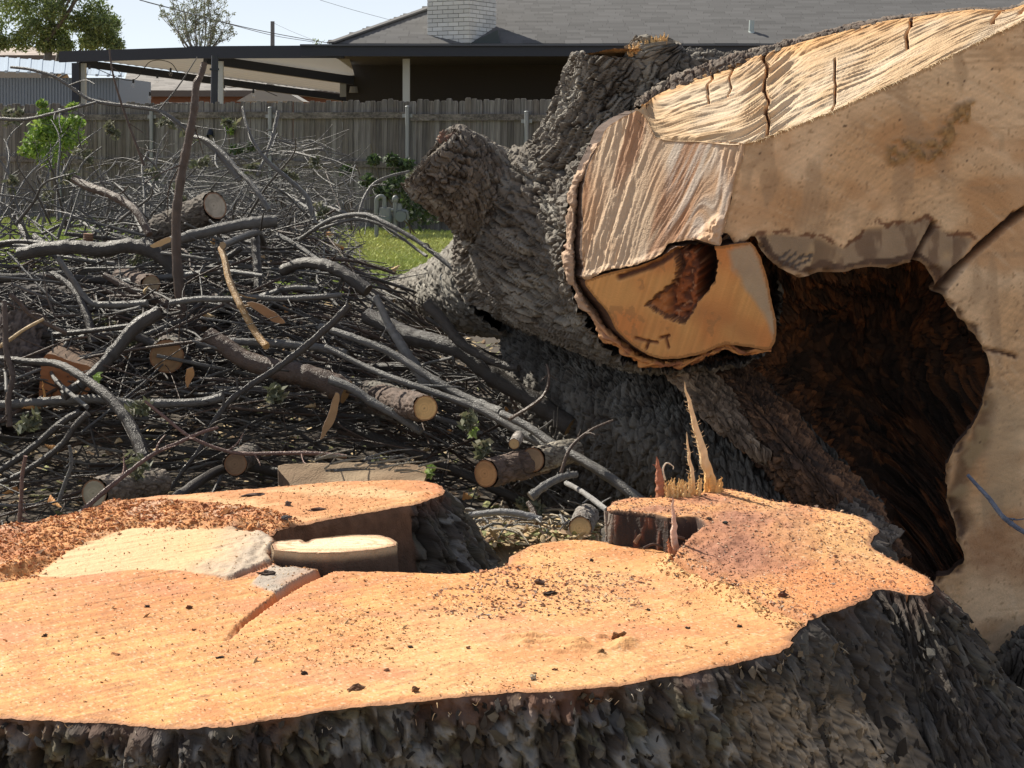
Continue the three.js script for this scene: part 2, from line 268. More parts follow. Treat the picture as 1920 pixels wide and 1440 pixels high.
// gas meter
{
  const b = P(728, 440, 20.4); const g = group('gas_meter', b.x, 0, b.z); tag(g, 'grey gas meter with bent pipes standing at the fence', 'gas meter');
  const m = plain(0.16, 0.175, 0.18, 0.5), m2 = plain(0.12, 0.145, 0.16, 0.55), q = (px, py) => P(px, py, 20.4);
  const tube = (L, r) => new THREE.TubeGeometry(new THREE.CatmullRomCurve3(L, false, 'catmullrom', 0.2), 40, r, 10);
  const body = new THREE.SphereGeometry(0.095, 20, 16); body.scale(1, 1.35, 0.8); const c = q(722, 410); body.translate(c.x, c.y, c.z); part('meter_body', body, m2, g);
  const top = new THREE.CylinderGeometry(0.075, 0.085, 0.1, 18); const c2 = q(722, 397); top.translate(c2.x, c2.y, c2.z); part('meter_head', top, m, g);
  part('inlet_pipe', tube([q(706, 460), q(706, 400), q(706, 374), q(712, 368), q(720, 370), q(721, 392)], 0.028), m, g);
  part('outlet_pipe', tube([q(741, 460), q(741, 420), q(741, 380), q(741, 371)], 0.03), m, g);
  part('elbow', tube([q(727, 393), q(734, 394), q(748, 395), q(762, 397), q(764, 412)], 0.024), m, g);
  const r = new THREE.CylinderGeometry(0.07, 0.07, 0.05, 18); r.rotateX(Math.PI / 2); const c3 = q(752, 405); r.translate(c3.x, c3.y, c3.z + 0.06); part('regulator', r, m2, g);
  const v = new THREE.CylinderGeometry(0.028, 0.04, 0.08, 12); const c4 = q(749, 388); v.translate(c4.x, c4.y, c4.z); part('vent_cap', v, m, g);
  const k = new THREE.SphereGeometry(0.042, 12, 10); k.scale(1, 1.3, 1); const c5 = q(741, 374); k.translate(c5.x, c5.y, c5.z); part('pipe_cap', k, m, g);
}
// house: dark eave, shingled hip roof, chimney
const navy = plain(0.012, 0.016, 0.028, 0.5), white = plain(0.48, 0.48, 0.46, 0.7);
{
  const EY = 2.84, ED = 27, SL = 0.45, hs = group('house', 0, 0, -ED); tag(hs, 'low house with grey shingle roof and navy eave behind the fence', 'house');
  const X0 = -3.06, X1 = 10.5;
  part('fascia', box(X1 - X0 + 0.5, 0.2, 0.04, (X0 + X1) / 2 - 0.25, EY - 0.105, -ED + 0.06), navy, hs);
  part('gutter', box(X1 - X0 + 0.5, 0.03, 0.09, (X0 + X1) / 2 - 0.25, EY - 0.02, -ED + 0.1), plain(0.05, 0.055, 0.07, 0.35), hs);
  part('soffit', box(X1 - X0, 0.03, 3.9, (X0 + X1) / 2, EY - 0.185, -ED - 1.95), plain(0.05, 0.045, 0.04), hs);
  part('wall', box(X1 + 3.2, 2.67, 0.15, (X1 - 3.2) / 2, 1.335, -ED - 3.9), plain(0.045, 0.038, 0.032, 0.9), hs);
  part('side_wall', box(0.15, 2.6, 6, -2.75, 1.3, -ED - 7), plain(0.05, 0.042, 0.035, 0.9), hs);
  const fr = part('window', box(0.12, 0.34, 0.06, P(644, 165, 30.8).x, P(644, 165, 30.8).y, -30.74), plain(0.3, 0.3, 0.28), hs); void fr;
  part('wall_lamp', (() => { const g = new THREE.CylinderGeometry(0.07, 0.09, 0.12, 12); const p = P(663, 168, 30.7); g.translate(p.x, p.y, p.z); return g; })(), plain(0.25, 0.24, 0.22), hs);
  part('post', (() => { const a = P(762, 108, 27.6); return box(0.12, 2.62, 0.12, a.x, 1.31, a.z); })(), white, hs);
  // roof board under the shingles, hip at the left
  const top = (x, t) => V(x, EY + SL * t, -ED - t), T = 6;
  const quad = (a, b, c, d) => { const g = new THREE.BufferGeometry(); g.setAttribute('position', new THREE.BufferAttribute(new Float32Array([a, b, c, d].flatMap((p) => [p.x, p.y, p.z])), 3)); g.setAttribute('uv', new THREE.BufferAttribute(new Float32Array([0, 0, 1, 0, 1, 1, 0, 1]), 2)); g.setIndex([0, 1, 2, 0, 2, 3]); g.computeVertexNormals(); return g; };
  const roof = part('roof', merge([quad(top(X0, 0), top(X1, 0), top(X1, T), top(X0 + T, T)), quad(V(X0, EY, -ED), V(X0 + T, EY + SL * T, -ED - T), V(X0 + T, EY + SL * T, -ED - T - 2), V(X0, EY, -ED - 2 * T - 2))]), plain(0.12, 0.12, 0.12, 1), hs);
  const slope = Math.atan(SL), tone = [0.1, 0.112, 0.12, 0.128, 0.136, 0.116];
  const mats = tone.map((k) => plain(k, k * 0.98, k * 0.98, 0.95)), geos = [0.32, 0.26, 0.38].map((w) => { const g = new THREE.BoxGeometry(w, 0.012, 0.13); g.rotateX(0.09); g.rotateX(slope); return g; });
  const rest = []; let n = 0;
  for (let k = 0; k < 42; k++) { const t = 0.02 + k * 0.085; for (let x = X0 + t - 0.1 + rr(0, 0.15); x < 9.6;) {
    const j = Math.floor(rnd() * 3), w = [0.32, 0.26, 0.38][j], c = Math.floor(rnd() * 6), p = top(x + w / 2, t + 0.06), th = rr(0.006, 0.011); x += w + 0.004;
    if (n < 300 && x < 6.5) { const o = mesh('shingle', geos[j], mats[c], roof); o.position.set(p.x, p.y + th, p.z + ED); n++; }
    else { const g = geos[j].clone(); paint(g, [tone[c], tone[c] * 0.98, tone[c] * 0.98]); g.translate(p.x, p.y + th, p.z); rest.push(g); }
  } }
  tag(part('shingle', merge(rest), M.flat, roof), null, null, null, 'stuff');
  part('ridge_cap', beam(V(X0, EY + 0.03, -ED), V(X0 + T, EY + SL * T + 0.03, -ED - T), 0.2, 0.03), mats[2], roof);
  const vp = P(1409, 72, 27.5); { const g = group('roof_vent', vp.x, vp.y, vp.z); tag(g, 'small grey vent pipe with flared base on the shingle roof', 'vent'); const m = plain(0.4, 0.46, 0.45, 0.6); const a = new THREE.LatheGeometry([[0.2, 0], [0.13, 0.02], [0.07, 0.07], [0.05, 0.12]].map((q) => new THREE.Vector2(...q)), 16); mesh('base', a, m, g); const b = new THREE.CylinderGeometry(0.045, 0.045, 0.22, 12); const o = mesh('pipe', b, m, g); o.position.y = 0.2; o.rotation.z = -0.06; const pl = mesh('flashing', new THREE.BoxGeometry(0.5, 0.012, 0.36), m, g); pl.rotation.x = slope; pl.position.set(0, -0.01, -0.02); }
  // chimney, brick by brick
  const cb = P(802, 82, 27.35), ce = P(882, 82, 27.35), cw = 0.84, ch = group('chimney', P(866, 82, 27.5).x, cb.y, -27.56); ch.rotation.y = -0.52; tag(ch, 'white painted brick chimney standing at the roof edge', 'chimney');
  const cd = 0.9, hgt = 1.5; mesh('core', new THREE.BoxGeometry(cw - 0.02, hgt, cd - 0.02).translate(0, hgt / 2 - 0.02, 0), plain(0.2, 0.21, 0.2, 1), ch);
  const bm = [0.66, 0.6, 0.7, 0.57].map((k) => plain(k, k * 1.01, k * 0.98, 0.85)), bh = 0.062, bl = 0.212, pitchY = 0.072; let cnt = 0; const extra = [];
  const bgF = new THREE.BoxGeometry(bl - 0.011, bh, 0.05), bgS = new THREE.BoxGeometry(0.05, bh, bl - 0.011), hF = new THREE.BoxGeometry(bl / 2 - 0.011, bh, 0.05), hS = new THREE.BoxGeometry(0.05, bh, bl / 2 - 0.011);
  const nF = Math.round(cw / bl), nS = Math.round(cd / bl);
  for (let k = 0; k < 19; k++) { const y = k * pitchY + 0.03, odd = (k & 1) ? 0.5 : 0;
    for (const [n, face] of [[nF, 0], [nS, 1], [nS, 2]]) for (let i = 0; i <= n; i++) {
      const w = (face ? cd : cw) / n; let a = (i + (odd ? -0.5 : 0)), half = false; if (odd && (i === 0 || i === n)) { half = true; a = i === 0 ? 0 : n - 0.5; } else if (!odd && i === n) continue;
      const c = -(face ? cd : cw) / 2 + (a + (half ? 0.25 : 0.5)) * w; if (face === 2 && k < 0) continue;
      const o = mesh('brick', face ? (half ? hS : bgS) : (half ? hF : bgF), bm[Math.floor(rnd() * 4)], ch); cnt++;
      if (face === 0) o.position.set(c, y, cd / 2 + rr(-0.023, -0.019)); else o.position.set((face === 1 ? 1 : -1) * (cw / 2 + rr(-0.023, -0.019)), y, c); if (face === 0) o.scale.x = w / bl; else o.scale.z = w / bl;
    } }
  const cg = group('chimney_flashing', P(905, 83, 27.0).x, P(905, 83, 27.0).y, -27.03); tag(cg, 'dark metal flashing wedge beside the white chimney base', 'flashing'); { const s = new THREE.Shape(); s.moveTo(-0.25, 0.0); s.lineTo(0.3, 0.0); s.lineTo(0.25, 0.24); const g = new THREE.ExtrudeGeometry(s, { depth: 0.2, bevelEnabled: true, bevelSize: 0.004, bevelThickness: 0.004, bevelSegments: 1 }); g.translate(0, 0, -0.2); mesh('panel', g, plain(0.03, 0.045, 0.05, 0.5), cg); mesh('lip', new THREE.BoxGeometry(0.56, 0.012, 0.3).translate(0.03, -0.012, -0.1), plain(0.05, 0.06, 0.06, 0.5), cg); }
}
// patio cover left of the house
{
  const A = P(112, 117, 28.9), Bq = P(352, 110, 28.05), C = P(645, 108, 27.02), pc = group('patio_cover', A.x, 0, A.z); tag(pc, 'flat patio cover with navy beams and pale ribbed underside', 'patio cover');
  part('fascia', beam(A.clone().add(V(0, 0.1, 0)), Bq.clone().add(V(0, 0.1, 0)), 0.06, 0.2), navy, pc);
  part('fascia', beam(Bq.clone().add(V(0, 0.11, 0)), C.clone().add(V(0, 0.1, 0)), 0.06, 0.215), navy, pc);
  const B0 = P(205, 121, 29.6), B1 = P(660, 186, 33.2), Mi = P(385, 111, 28.2), Mj = P(660, 151, 30.6);
  part('side_beam', beam(A.clone().add(V(0.3, 0.0, -0.1)), B1, 0.1, 0.13), navy, pc); part('middle_beam', beam(Mi, Mj, 0.12, 0.16), navy, pc); void B0;
  // ceiling: a thin ribbed sheet resting on the beams
  const rows = [[A.clone().add(V(0.2, 0.1, 0)), Bq.clone().add(V(0, 0.1, 0)), C.clone().add(V(0.05, 0.1, 0))], [A.clone().lerp(B1, 0.5).add(V(0, 0.11, 0)), Mi.clone().lerp(Mj, 0.6).add(V(0, 0.11, 0)), Mj.clone().add(V(0.04, 0.12, 0))], [B1.clone().add(V(0, 0.1, 0)), B1.clone().add(V(0.05, 0.11, 0.1)), B1.clone().add(V(0.1, 0.12, 0.2))]];
  const g = loft(rows, 40, 160, (u, v, s, t) => { O.h = 0.012 * (fract(t * 40) < 0.2 ? 1 : 0); O.c = [0.31, 0.3, 0.285]; return O; }); part('ceiling_panel', g, new THREE.MeshPhysicalMaterial({ vertexColors: true, roughness: 0.95, transmission: 0.4, thickness: 0, side: THREE.DoubleSide }), pc);
  if (0) loft(rows.map((r) => r.map((p) => p.clone().add(V(0, 0.06, 0)))), 8, 8, () => { O.h = 0; O.c = [0.5, 0.5, 0.5]; return O; });
  const po = (px, d, m, w) => { const p = P(px, 150, d); return part('post', box(w, 2.6, w, p.x, 1.3, p.z), m, pc); };
  po(143, 28.85, navy, 0.13); po(156, 28.98, white, 0.1); po(414, 28.1, white, 0.09);
  const ds = group('downspout', P(402, 110, 27.8).x, 0, -27.8); tag(ds, 'navy downspout pipe hanging from patio beam before the fence', 'downspout');
  const pts = [P(403, 104, 23.5), P(401, 200, 23.5), P(399, 238, 23.5), P(393, 256, 23.4)];
  part('pipe', new THREE.TubeGeometry(new THREE.CatmullRomCurve3(pts, false, 'catmullrom', 0.1), 30, 0.052, 8), navy, ds); part('strap', box(0.12, 0.03, 0.12, P(402, 130, 23.5).x, P(402, 130, 23.5).y, -23.5), navy, ds);
  // string lights
  const sl = group('string_lights', P(300, 120, 28.6).x, 0, -28.6); tag(sl, 'string of clear bulbs hanging under the patio cover', 'string lights');
  const w1 = [[168, 124], [250, 150], [283, 115], [320, 118], [345, 150], [400, 145], [420, 162], [475, 163], [520, 180]].map(([x, y]) => P(x, y, 28.7));
  part('cord', new THREE.TubeGeometry(new THREE.CatmullRomCurve3(w1), 80, 0.007, 5), plain(0.02, 0.02, 0.02), sl);
  const gl = new THREE.MeshPhysicalMaterial({ color: 0xffffff, roughness: 0.1, transmission: 1, thickness: 0 }), bl = plain(0.03, 0.03, 0.03);
  for (const [x, y] of [[250, 152], [295, 143], [320, 131], [281, 176], [420, 162], [475, 171], [168, 126]]) { const p = P(x, y, 28.65); const h = new THREE.CylinderGeometry(0.016, 0.02, 0.07, 8); h.translate(p.x, p.y, p.z); const s = part('socket', h, bl, sl); const b = new THREE.SphereGeometry(0.034, 12, 10); b.scale(1, 1.35, 1); b.translate(p.x, p.y - 0.07, p.z); part('bulb', b, gl, s); }
}
// metal shed, far left
{
  const s = group('metal_shed', P(110, 190, 34).x, 0, -34.5); tag(s, 'blue grey metal shed with pale corrugated roof, far left', 'shed');
  const a = P(-120, 125, 34), b = P(221, 137, 34), n = 60, L = []; const d = b.clone().sub(a);
  const wallM = new THREE.MeshStandardMaterial({ color: new THREE.Color().setRGB(0.21, 0.25, 0.305), roughness: 0.6 });
  part('wall', box(b.x - a.x, 2.5, 0.05, (a.x + b.x) / 2, 1.25, -34), wallM, s);
  for (let i = 0; i <= n; i++) L.push(box(0.025, 2.5, 0.03, mix(a.x, b.x, i / n), 1.25, -33.965)); part('rib', merge(L), wallM, s).userData.kind = 'stuff';
  part('side_wall', box(0.05, 2.5, 3, b.x, 1.25, -35.5), wallM, s);
  const r0 = P(-140, 128, 33.7), r1 = P(232, 143, 33.7), r2 = P(236, 125, 36.2), r3 = P(-140, 97, 36.2), R = []; const m = 70;
  for (let i = 0; i < m; i++) { const p = r0.clone().lerp(r1, (i + 0.5) / m), q = r3.clone().lerp(r2, (i + 0.5) / m); R.push(beam(p, q, i % 4 ? 0.07 : 0.06, i % 4 ? 0.012 : 0.05)); }
  part('roof', merge(R), plain(0.4, 0.48, 0.58, 0.4), s); void d;
}
// far houses
{
  const house = (label, x0, x1, yr, ye, yw, d, roofC, wallC, gab) => {
    const p0 = P(x0, yr, d + 3), p1 = P(x1, yr, d + 3), e0 = P(x0 - 10, ye, d), e1 = P(x1 + 12, ye, d), h = group('neighbour_house', (e0.x + e1.x) / 2, 0, -d); tag(h, label, 'house');
    const g = loft([[e0, e0.clone().lerp(e1, 0.5), e1], [e0.clone().lerp(p0, 0.5), e0.clone().lerp(e1, 0.5).lerp(p0.clone().lerp(p1, 0.5), 0.5), e1.clone().lerp(p1, 0.5)], [p0, p0.clone().lerp(p1, 0.5), p1]], 220, 56, (u, v) => { O.h = 0.012 * fract(v / 0.14); const k = 0.75 + 0.5 * h3(Math.floor(u / 0.3 + Math.floor(v / 0.14) * 0.37), Math.floor(v / 0.14), 5); O.c = sc(roofC, k); return O; });
    part('roof', g, M.flat, h); part('fascia', beam(e0.clone().add(V(0, -0.08, 0.03)), e1.clone().add(V(0, -0.08, 0.03)), 0.04, 0.18), plain(0.12, 0.1, 0.09), h);
    part('wall', box(e1.x - e0.x - 0.4, e0.y, 0.1, (e0.x + e1.x) / 2, e0.y / 2 - 0.1, -d - 0.3), plain(...wallC, 0.9), h);
    part('back_roof', loft([[p0, p1], [p0.clone().add(V(0, -1.5, -3)), p1.clone().add(V(0, -1.5, -3))]], 2, 2, () => { O.h = 0; O.c = roofC; return O; }), M.flat, h);
    if (gab) { const a = P(gab[0], 165, d - 1.5), w = 0.9, s = new THREE.Shape(); s.moveTo(-w, -0.4); s.lineTo(w, -0.4); s.lineTo(0, 0.12); const q = new THREE.ExtrudeGeometry(s, { depth: 1.4, bevelEnabled: false }); q.translate(a.x, a.y, a.z); part('gable', q, plain(0.35, 0.33, 0.3), h); }
  };
  house('low neighbour house with grey roof seen under the patio cover', 238, 640, 136, 170, 190, 46, [0.22, 0.205, 0.195], [0.2, 0.09, 0.055], [520]);
  house('distant house with tan roof showing above the metal shed', -60, 100, 88, 104, 120, 58, [0.36, 0.3, 0.26], [0.3, 0.28, 0.25], null);
}
// trees, pole, wires beyond
function leafCloud(centres, n, size, cols, sd) {
  const pos = new Float32Array(n * 18), col = new Float32Array(n * 18), nor = new Float32Array(n * 18), a = V(0, 0, 0), b = V(0, 0, 0), c = V(0, 0, 0); void sd;
  for (let i = 0; i < n; i++) {
    const [p, r] = centres[Math.floor(rnd() * centres.length)]; let x, y, z; do { x = rr(-1, 1); y = rr(-1, 1); z = rr(-1, 1); } while (x * x + y * y + z * z > 1); const k = 0.55 + 0.45 * rnd();
    c.set(p.x + x * r * k, p.y + y * r * 0.8 * k, p.z + z * r * k); a.set(rr(-1, 1), rr(-1, 1), rr(-1, 1)).normalize(); b.set(rr(-1, 1), rr(-1, 1), rr(-1, 1)).cross(a).normalize(); const s = size * rr(0.6, 1.3); a.multiplyScalar(s); b.multiplyScalar(s * 0.42);
    const q = [[-1, 0], [0, -1], [1, 0], [-1, 0], [1, 0], [0, 1]], co = cols[Math.floor(rnd() * cols.length)], kk = rr(0.75, 1.25), N = V(0, 0, 0).crossVectors(a, b).normalize();
    q.forEach(([u, v], j) => { pos.set([c.x + a.x * u + b.x * v, c.y + a.y * u + b.y * v, c.z + a.z * u + b.z * v], i * 18 + j * 3); col.set([co[0] * kk, co[1] * kk, co[2] * kk], i * 18 + j * 3); nor.set([N.x, N.y, N.z], i * 18 + j * 3); });
  }
  const g = new THREE.BufferGeometry(); g.setAttribute('position', new THREE.BufferAttribute(pos, 3)); g.setAttribute('normal', new THREE.BufferAttribute(nor, 3)); g.setAttribute('color', new THREE.BufferAttribute(col, 3)); return g;
}
M.foliage = new THREE.MeshPhysicalMaterial({ vertexColors: true, roughness: 0.8, side: THREE.DoubleSide, transmission: 0.45, thickness: 0 });
function limbs(base, top, r, nb, spread, up, depth = 2) {                  // trunk and limbs as tubes, and the limb ends
  const gs_ = [], ends = [], go = (a, b, r0, lv) => {
    const m1 = a.clone().lerp(b, 0.35).add(V(gs(), gs() * 0.4, gs()).multiplyScalar(a.distanceTo(b) * 0.07)), m2 = a.clone().lerp(b, 0.7).add(V(gs(), gs() * 0.4, gs()).multiplyScalar(a.distanceTo(b) * 0.07));
    gs_.push(stick([a, m1, m2, b], r0, r0 * 0.45, 8, 6, [0.11, 0.095, 0.08], lv)); ends.push(b); if (lv >= depth) { ends.push(m2); return; }
    for (let k = 0; k < nb; k++) { const t = rr(0.35, 1), s = t < 0.5 ? a.clone().lerp(m2, t) : m1.clone().lerp(b, (t - 0.35) / 0.65), L = a.distanceTo(b) * rr(0.4, 0.65); go(s, s.clone().add(V(gs() * spread * L, (up + rnd() * 0.5) * L, gs() * spread * L)), r0 * 0.5, lv + 1); }
  };
  go(base, top, r, 0); return [merge(gs_), ends];
}
// one branch as a tapered, slightly knotty tube with closed ends
function stick(pts, r0, r1, ns, sides, c, sd = 1, capC = null) {
  const n = ns + 1, pos = [], uv = [], col = [], idx = [], T = V(0, 0, 0), p = V(0, 0, 0), q = V(0, 0, 0); let U = null, len = 0, last = null;
  for (let j = 0; j < n; j++) {
    const t = j / ns; crv(pts, t, false, p); crv(pts, Math.min(1, t + 0.02), false, T); crv(pts, Math.max(0, t - 0.02), false, q); T.sub(q).normalize();
    if (!U) U = Math.abs(T.y) < 0.85 ? V(0, 1, 0) : V(1, 0, 0); U.addScaledVector(T, -U.dot(T)).normalize(); const B = V(0, 0, 0).crossVectors(T, U); if (last) len += last.distanceTo(p); last = p.clone();
    const k0 = 1 + 0.1 * (vn(j * 0.7, sd * 3.1, 5) - 0.5) + (h3(j, Math.floor(sd * 97), 5) > 0.9 ? 0.14 : 0), r = mix(r0, r1, t) * k0;
    for (let i = 0; i <= sides; i++) { const a = i / sides * 2 * Math.PI, w = r * (1 + 0.12 * (h3(i % sides, j, Math.floor(sd * 31)) - 0.5)); pos.push(p.x + (U.x * Math.cos(a) + B.x * Math.sin(a)) * w, p.y + (U.y * Math.cos(a) + B.y * Math.sin(a)) * w, p.z + (U.z * Math.cos(a) + B.z * Math.sin(a)) * w); uv.push(a * r, len); const v = 0.72 + 0.56 * vn(i * 0.9 + sd * 13, j * 0.8, 3); col.push(c[0] * v, c[1] * v, c[2] * v); }
  }
  for (let j = 0; j < ns; j++) for (let i = 0; i < sides; i++) { const a = j * (sides + 1) + i, b = a + 1, d = a + sides + 1, e = d + 1; idx.push(a, d, b, b, d, e); }
  const cc = capC || sc(c, 1.5);
  for (const [j, f] of [[0, 1], [ns, 0]]) { const o = pos.length / 3; crv(pts, j / ns, false, p); pos.push(p.x, p.y, p.z); uv.push(0, 0); col.push(...cc); for (let i = 0; i <= sides; i++) { const k = j * (sides + 1) + i; pos.push(pos[k * 3], pos[k * 3 + 1], pos[k * 3 + 2]); uv.push(0.01 * Math.cos(i), 0.01 * Math.sin(i)); col.push(...sc(cc, 0.9 + 0.2 * h3(i, 3, 9))); } for (let i = 0; i < sides; i++) f ? idx.push(o, o + 1 + i, o + 2 + i) : idx.push(o, o + 2 + i, o + 1 + i); }
  return geoFrom(new Float32Array(pos), new Float32Array(uv), new Float32Array(col), new Uint32Array(idx));
}
{
  const big = (label, px, d, y0, crown, n, size, cols, tr) => { const b = P(px, 0, d); b.y = 0; const t = group('tree', b.x, 0, b.z); tag(t, label, 'tree', null); const [g, ends] = limbs(b, P(px + tr[0], tr[1], d), tr[2], tr[3], 0.8, 0.45); part('trunk', g, M.stick, t); const C = crown.map(([x, y, r, dd = 0]) => [P(x, y, d + dd), r]); for (const e of ends) if (rnd() < tr[4]) C.push([e, 0.45]); part('crown', leafCloud(C, n, size, cols, 1), M.foliage, t); return t; };
  const greens = [[0.18, 0.25, 0.06], [0.24, 0.31, 0.09], [0.14, 0.2, 0.05], [0.32, 0.38, 0.13], [0.1, 0.14, 0.04]];
  big('leafy green tree at the top left corner above the shed', 70, 46, 0, [[-40, -40, 1.1], [30, -60, 1], [20, 20, 0.8, 0.6], [90, 60, 0.6], [70, -30, 0.8], [130, -20, 0.8], [140, 40, 0.55], [180, 20, 0.6], [200, 65, 0.5], [175, 75, 0.5], [120, 85, 0.4], [40, 75, 0.5], [-20, 50, 0.7], [150, -60, 1], [215, 85, 0.35], [100, 20, 0.5, -0.7], [60, 50, 0.5, -0.5], [0, 80, 0.4], [85, 85, 0.4], [20, -10, 0.8, -0.5], [165, 45, 0.5], [60, 15, 0.7], [190, 45, 0.4, -0.4], [110, 60, 0.5, 0.5]], 36000, 0.055, greens, [20, -60, 0.16, 5, 0.3]);
  { // slender tree: many thin upright stems with sparse young leaves
    const d = 52, b = P(374, 0, d); b.y = 0; const t = group('tree', b.x, 0, b.z); tag(t, 'slender bare-branched tree with sparse young leaves beyond the patio', 'tree'); const L = [], C = [], f = P(374, 118, d);
    L.push(stick([b, b.clone().lerp(f, 0.5), f], 0.1, 0.07, 10, 8, [0.14, 0.13, 0.12], 1));
    for (let i = 0; i < 26; i++) { const k = (i / 25 - 0.5) * 2, x = 374 + k * 68 + gs() * 8, y = 8 + 46 * k * k + gs() * 24 - (i % 3 === 0 ? 25 : 0), m = P(374 + k * 34 + gs() * 6, 78 + gs() * 10, d + gs()), e = P(x, y, d + gs() * 1.5), pts = [f, f.clone().lerp(m, 0.6), m, m.clone().lerp(e, 0.5).add(V(gs() * 0.1, 0, 0)), e]; L.push(stick(pts, 0.028, 0.007, 14, 5, [0.17, 0.16, 0.15], i)); for (let q = 0; q < 9; q++) { const u = rr(0.45, 1), p = crv(pts, u, false), r = p.clone().add(V(gs() * 0.35, rr(0.05, 0.4), gs() * 0.3)); L.push(stick([p, p.clone().lerp(r, 0.5).add(V(gs() * 0.04, 0, 0)), r], 0.008, 0.004, 4, 4, [0.17, 0.16, 0.15], q)); C.push([r, 0.12]); if (q % 2) C.push([p, 0.15]); } }
    part('trunk', merge(L), M.stick, t); part('crown', leafCloud(C, 5200, 0.04, [[0.2, 0.23, 0.12], [0.24, 0.24, 0.15], [0.15, 0.18, 0.1]], 1), M.foliage, t);
  }
  big('small treetop peeking over the far end of the patio roof', 600, 60, 0, [[600, 82, 0.3], [590, 80, 0.25], [625, 86, 0.3]], 160, 0.06, greens, [0, 84, 0.05, 3, 0.2]);
  const pp = P(511, 60, 55), pole = group('utility_pole', pp.x, 0, pp.z); tag(pole, 'wooden utility pole standing against the sky beyond the roof', 'utility pole');
  const top = P(511, 40, 55).y; mesh('pole', new THREE.CylinderGeometry(0.07, 0.09, top, 12).translate(0, top / 2, 0), plain(0.16, 0.16, 0.17, 0.9), pole); mesh('bracket', new THREE.BoxGeometry(0.12, 0.06, 0.2).translate(0.05, top - 0.9, 0), plain(0.1, 0.1, 0.1), pole);
  const wire = (L, r, label) => { const o = mesh('power_line', new THREE.TubeGeometry(new THREE.CatmullRomCurve3(L.map((q) => P(...q))), 60, r, 5), plain(0.05, 0.05, 0.055)); tag(o, label, 'power line'); };
  wire([[262, 0, 40], [330, 18, 43], [420, 42, 48], [511, 62, 54], [600, 78, 58], [640, 84, 60]], 0.013, 'thick overhead cable sloping down to the right across the sky');
  wire([[275, 4, 40], [360, 26, 44], [440, 48, 49], [520, 68, 54.5], [590, 79, 58]], 0.01, 'thinner cable hanging just below the thick overhead cable');
  wire([[515, 44, 55], [545, 58, 52], [600, 80, 48]], 0.005, 'fine wire running from pole top down to the right');
  wire([[600, 0, 60], [660, 18, 60], [730, 37, 60]], 0.007, 'faint wire crossing the sky near the roof hip');
}
// bush and vines along the fence
{
  const gr = [[0.2, 0.34, 0.04], [0.28, 0.42, 0.07], [0.12, 0.22, 0.03], [0.34, 0.46, 0.1]];
  const plant = (name, label, cat, L, n, size, cols, stems, d) => { const b = P(L[0][0], 0, d); const g = group(name, b.x, 0, b.z); tag(g, label, cat); part('leaves', leafCloud(L.map(([x, y, r, dd = 0]) => [P(x, y, d + dd), r]), n, size, cols), M.foliage, g); part('stem', merge(stems.map((s, i) => stick(s.map(([x, y]) => P(x, y, d)), 0.012, 0.005, 10, 5, [0.1, 0.08, 0.05], i + 2))), M.stick, g); };
  plant('bush', 'bright green leafy bush against the fence at far left', 'bush', [[85, 215, 0.14], [80, 240, 0.24], [110, 235, 0.22], [140, 230, 0.18], [70, 260, 0.25], [110, 270, 0.3], [140, 260, 0.22], [55, 280, 0.2], [90, 295, 0.25], [135, 200, 0.08], [78, 195, 0.08], [100, 250, 0.3]], 2600, 0.045, gr, [[[100, 400], [95, 300], [85, 200]], [[105, 400], [115, 290], [138, 205]], [[95, 400], [70, 300], [60, 260]]], 23.4);
  const dk = [[0.035, 0.07, 0.02], [0.05, 0.09, 0.025], [0.025, 0.05, 0.015], [0.07, 0.12, 0.03]];
  plant('vine', 'dark green vine climbing the fence beside the gas meter', 'vine', [[700, 300, 0.1], [735, 300, 0.12], [760, 310, 0.13], [745, 340, 0.2], [770, 370, 0.26], [690, 340, 0.14], [650, 320, 0.1], [720, 360, 0.18], [790, 400, 0.3], [800, 340, 0.25]], 1500, 0.05, dk, [[[770, 440], [760, 380], [735, 300]], [[780, 440], [720, 360], [695, 270]]], 20.9);
  plant('vine', 'small yellow green sprout on the fence under the downspout', 'vine', [[428, 235, 0.1], [432, 245, 0.08], [425, 228, 0.05]], 90, 0.05, gr, [[[430, 300], [429, 230]]], 23.2);
  plant('vine', 'dull green vine hanging low on the fence in the middle', 'vine', [[440, 280, 0.12], [455, 290, 0.1], [600, 330, 0.12], [580, 320, 0.1], [470, 275, 0.1]], 260, 0.05, dk, [[[440, 330], [445, 275]], [[600, 360], [590, 315]]], 22.8);
}

// ---------------------------------------------------------------- the stump in front
const SY = 0.6;                                                          // height of its main cut
const platH = (d) => 0.014 + 0.044 * ss(2.82, 3.1, d);                    // the right-hand part was cut higher
const S = (x, y, h = 0) => { const d = (CAMH - SY - h) * F / (y - HY); return [(x - CX) * d / F, -d]; };
const SP = (x, y) => { let h = 0.04; for (let i = 0; i < 6; i++) h = platH((CAMH - SY - h) * F / (y - HY)); return S(x, y, h); };
const stump = group('tree_stump', 0, 0, -2.7); tag(stump, 'freshly cut wide tree stump with orange sawn top in the foreground', 'stump');
const barkTone = { plate: [0.082, 0.068, 0.057], crack: [0.03, 0.022, 0.017], lichen: [0.145, 0.135, 0.105] };
const frontEdge = [[-320, 1315], [-120, 1338], [0, 1342], [100, 1349], [220, 1352], [330, 1362], [440, 1358], [490, 1346], [560, 1338], [640, 1327], [740, 1317], [810, 1311], [900, 1300], [975, 1297], [1080, 1291], [1165, 1280], [1225, 1272], [1285, 1263], [1345, 1248], [1420, 1231], [1468, 1220], [1490, 1203]].map((p) => S(...p));
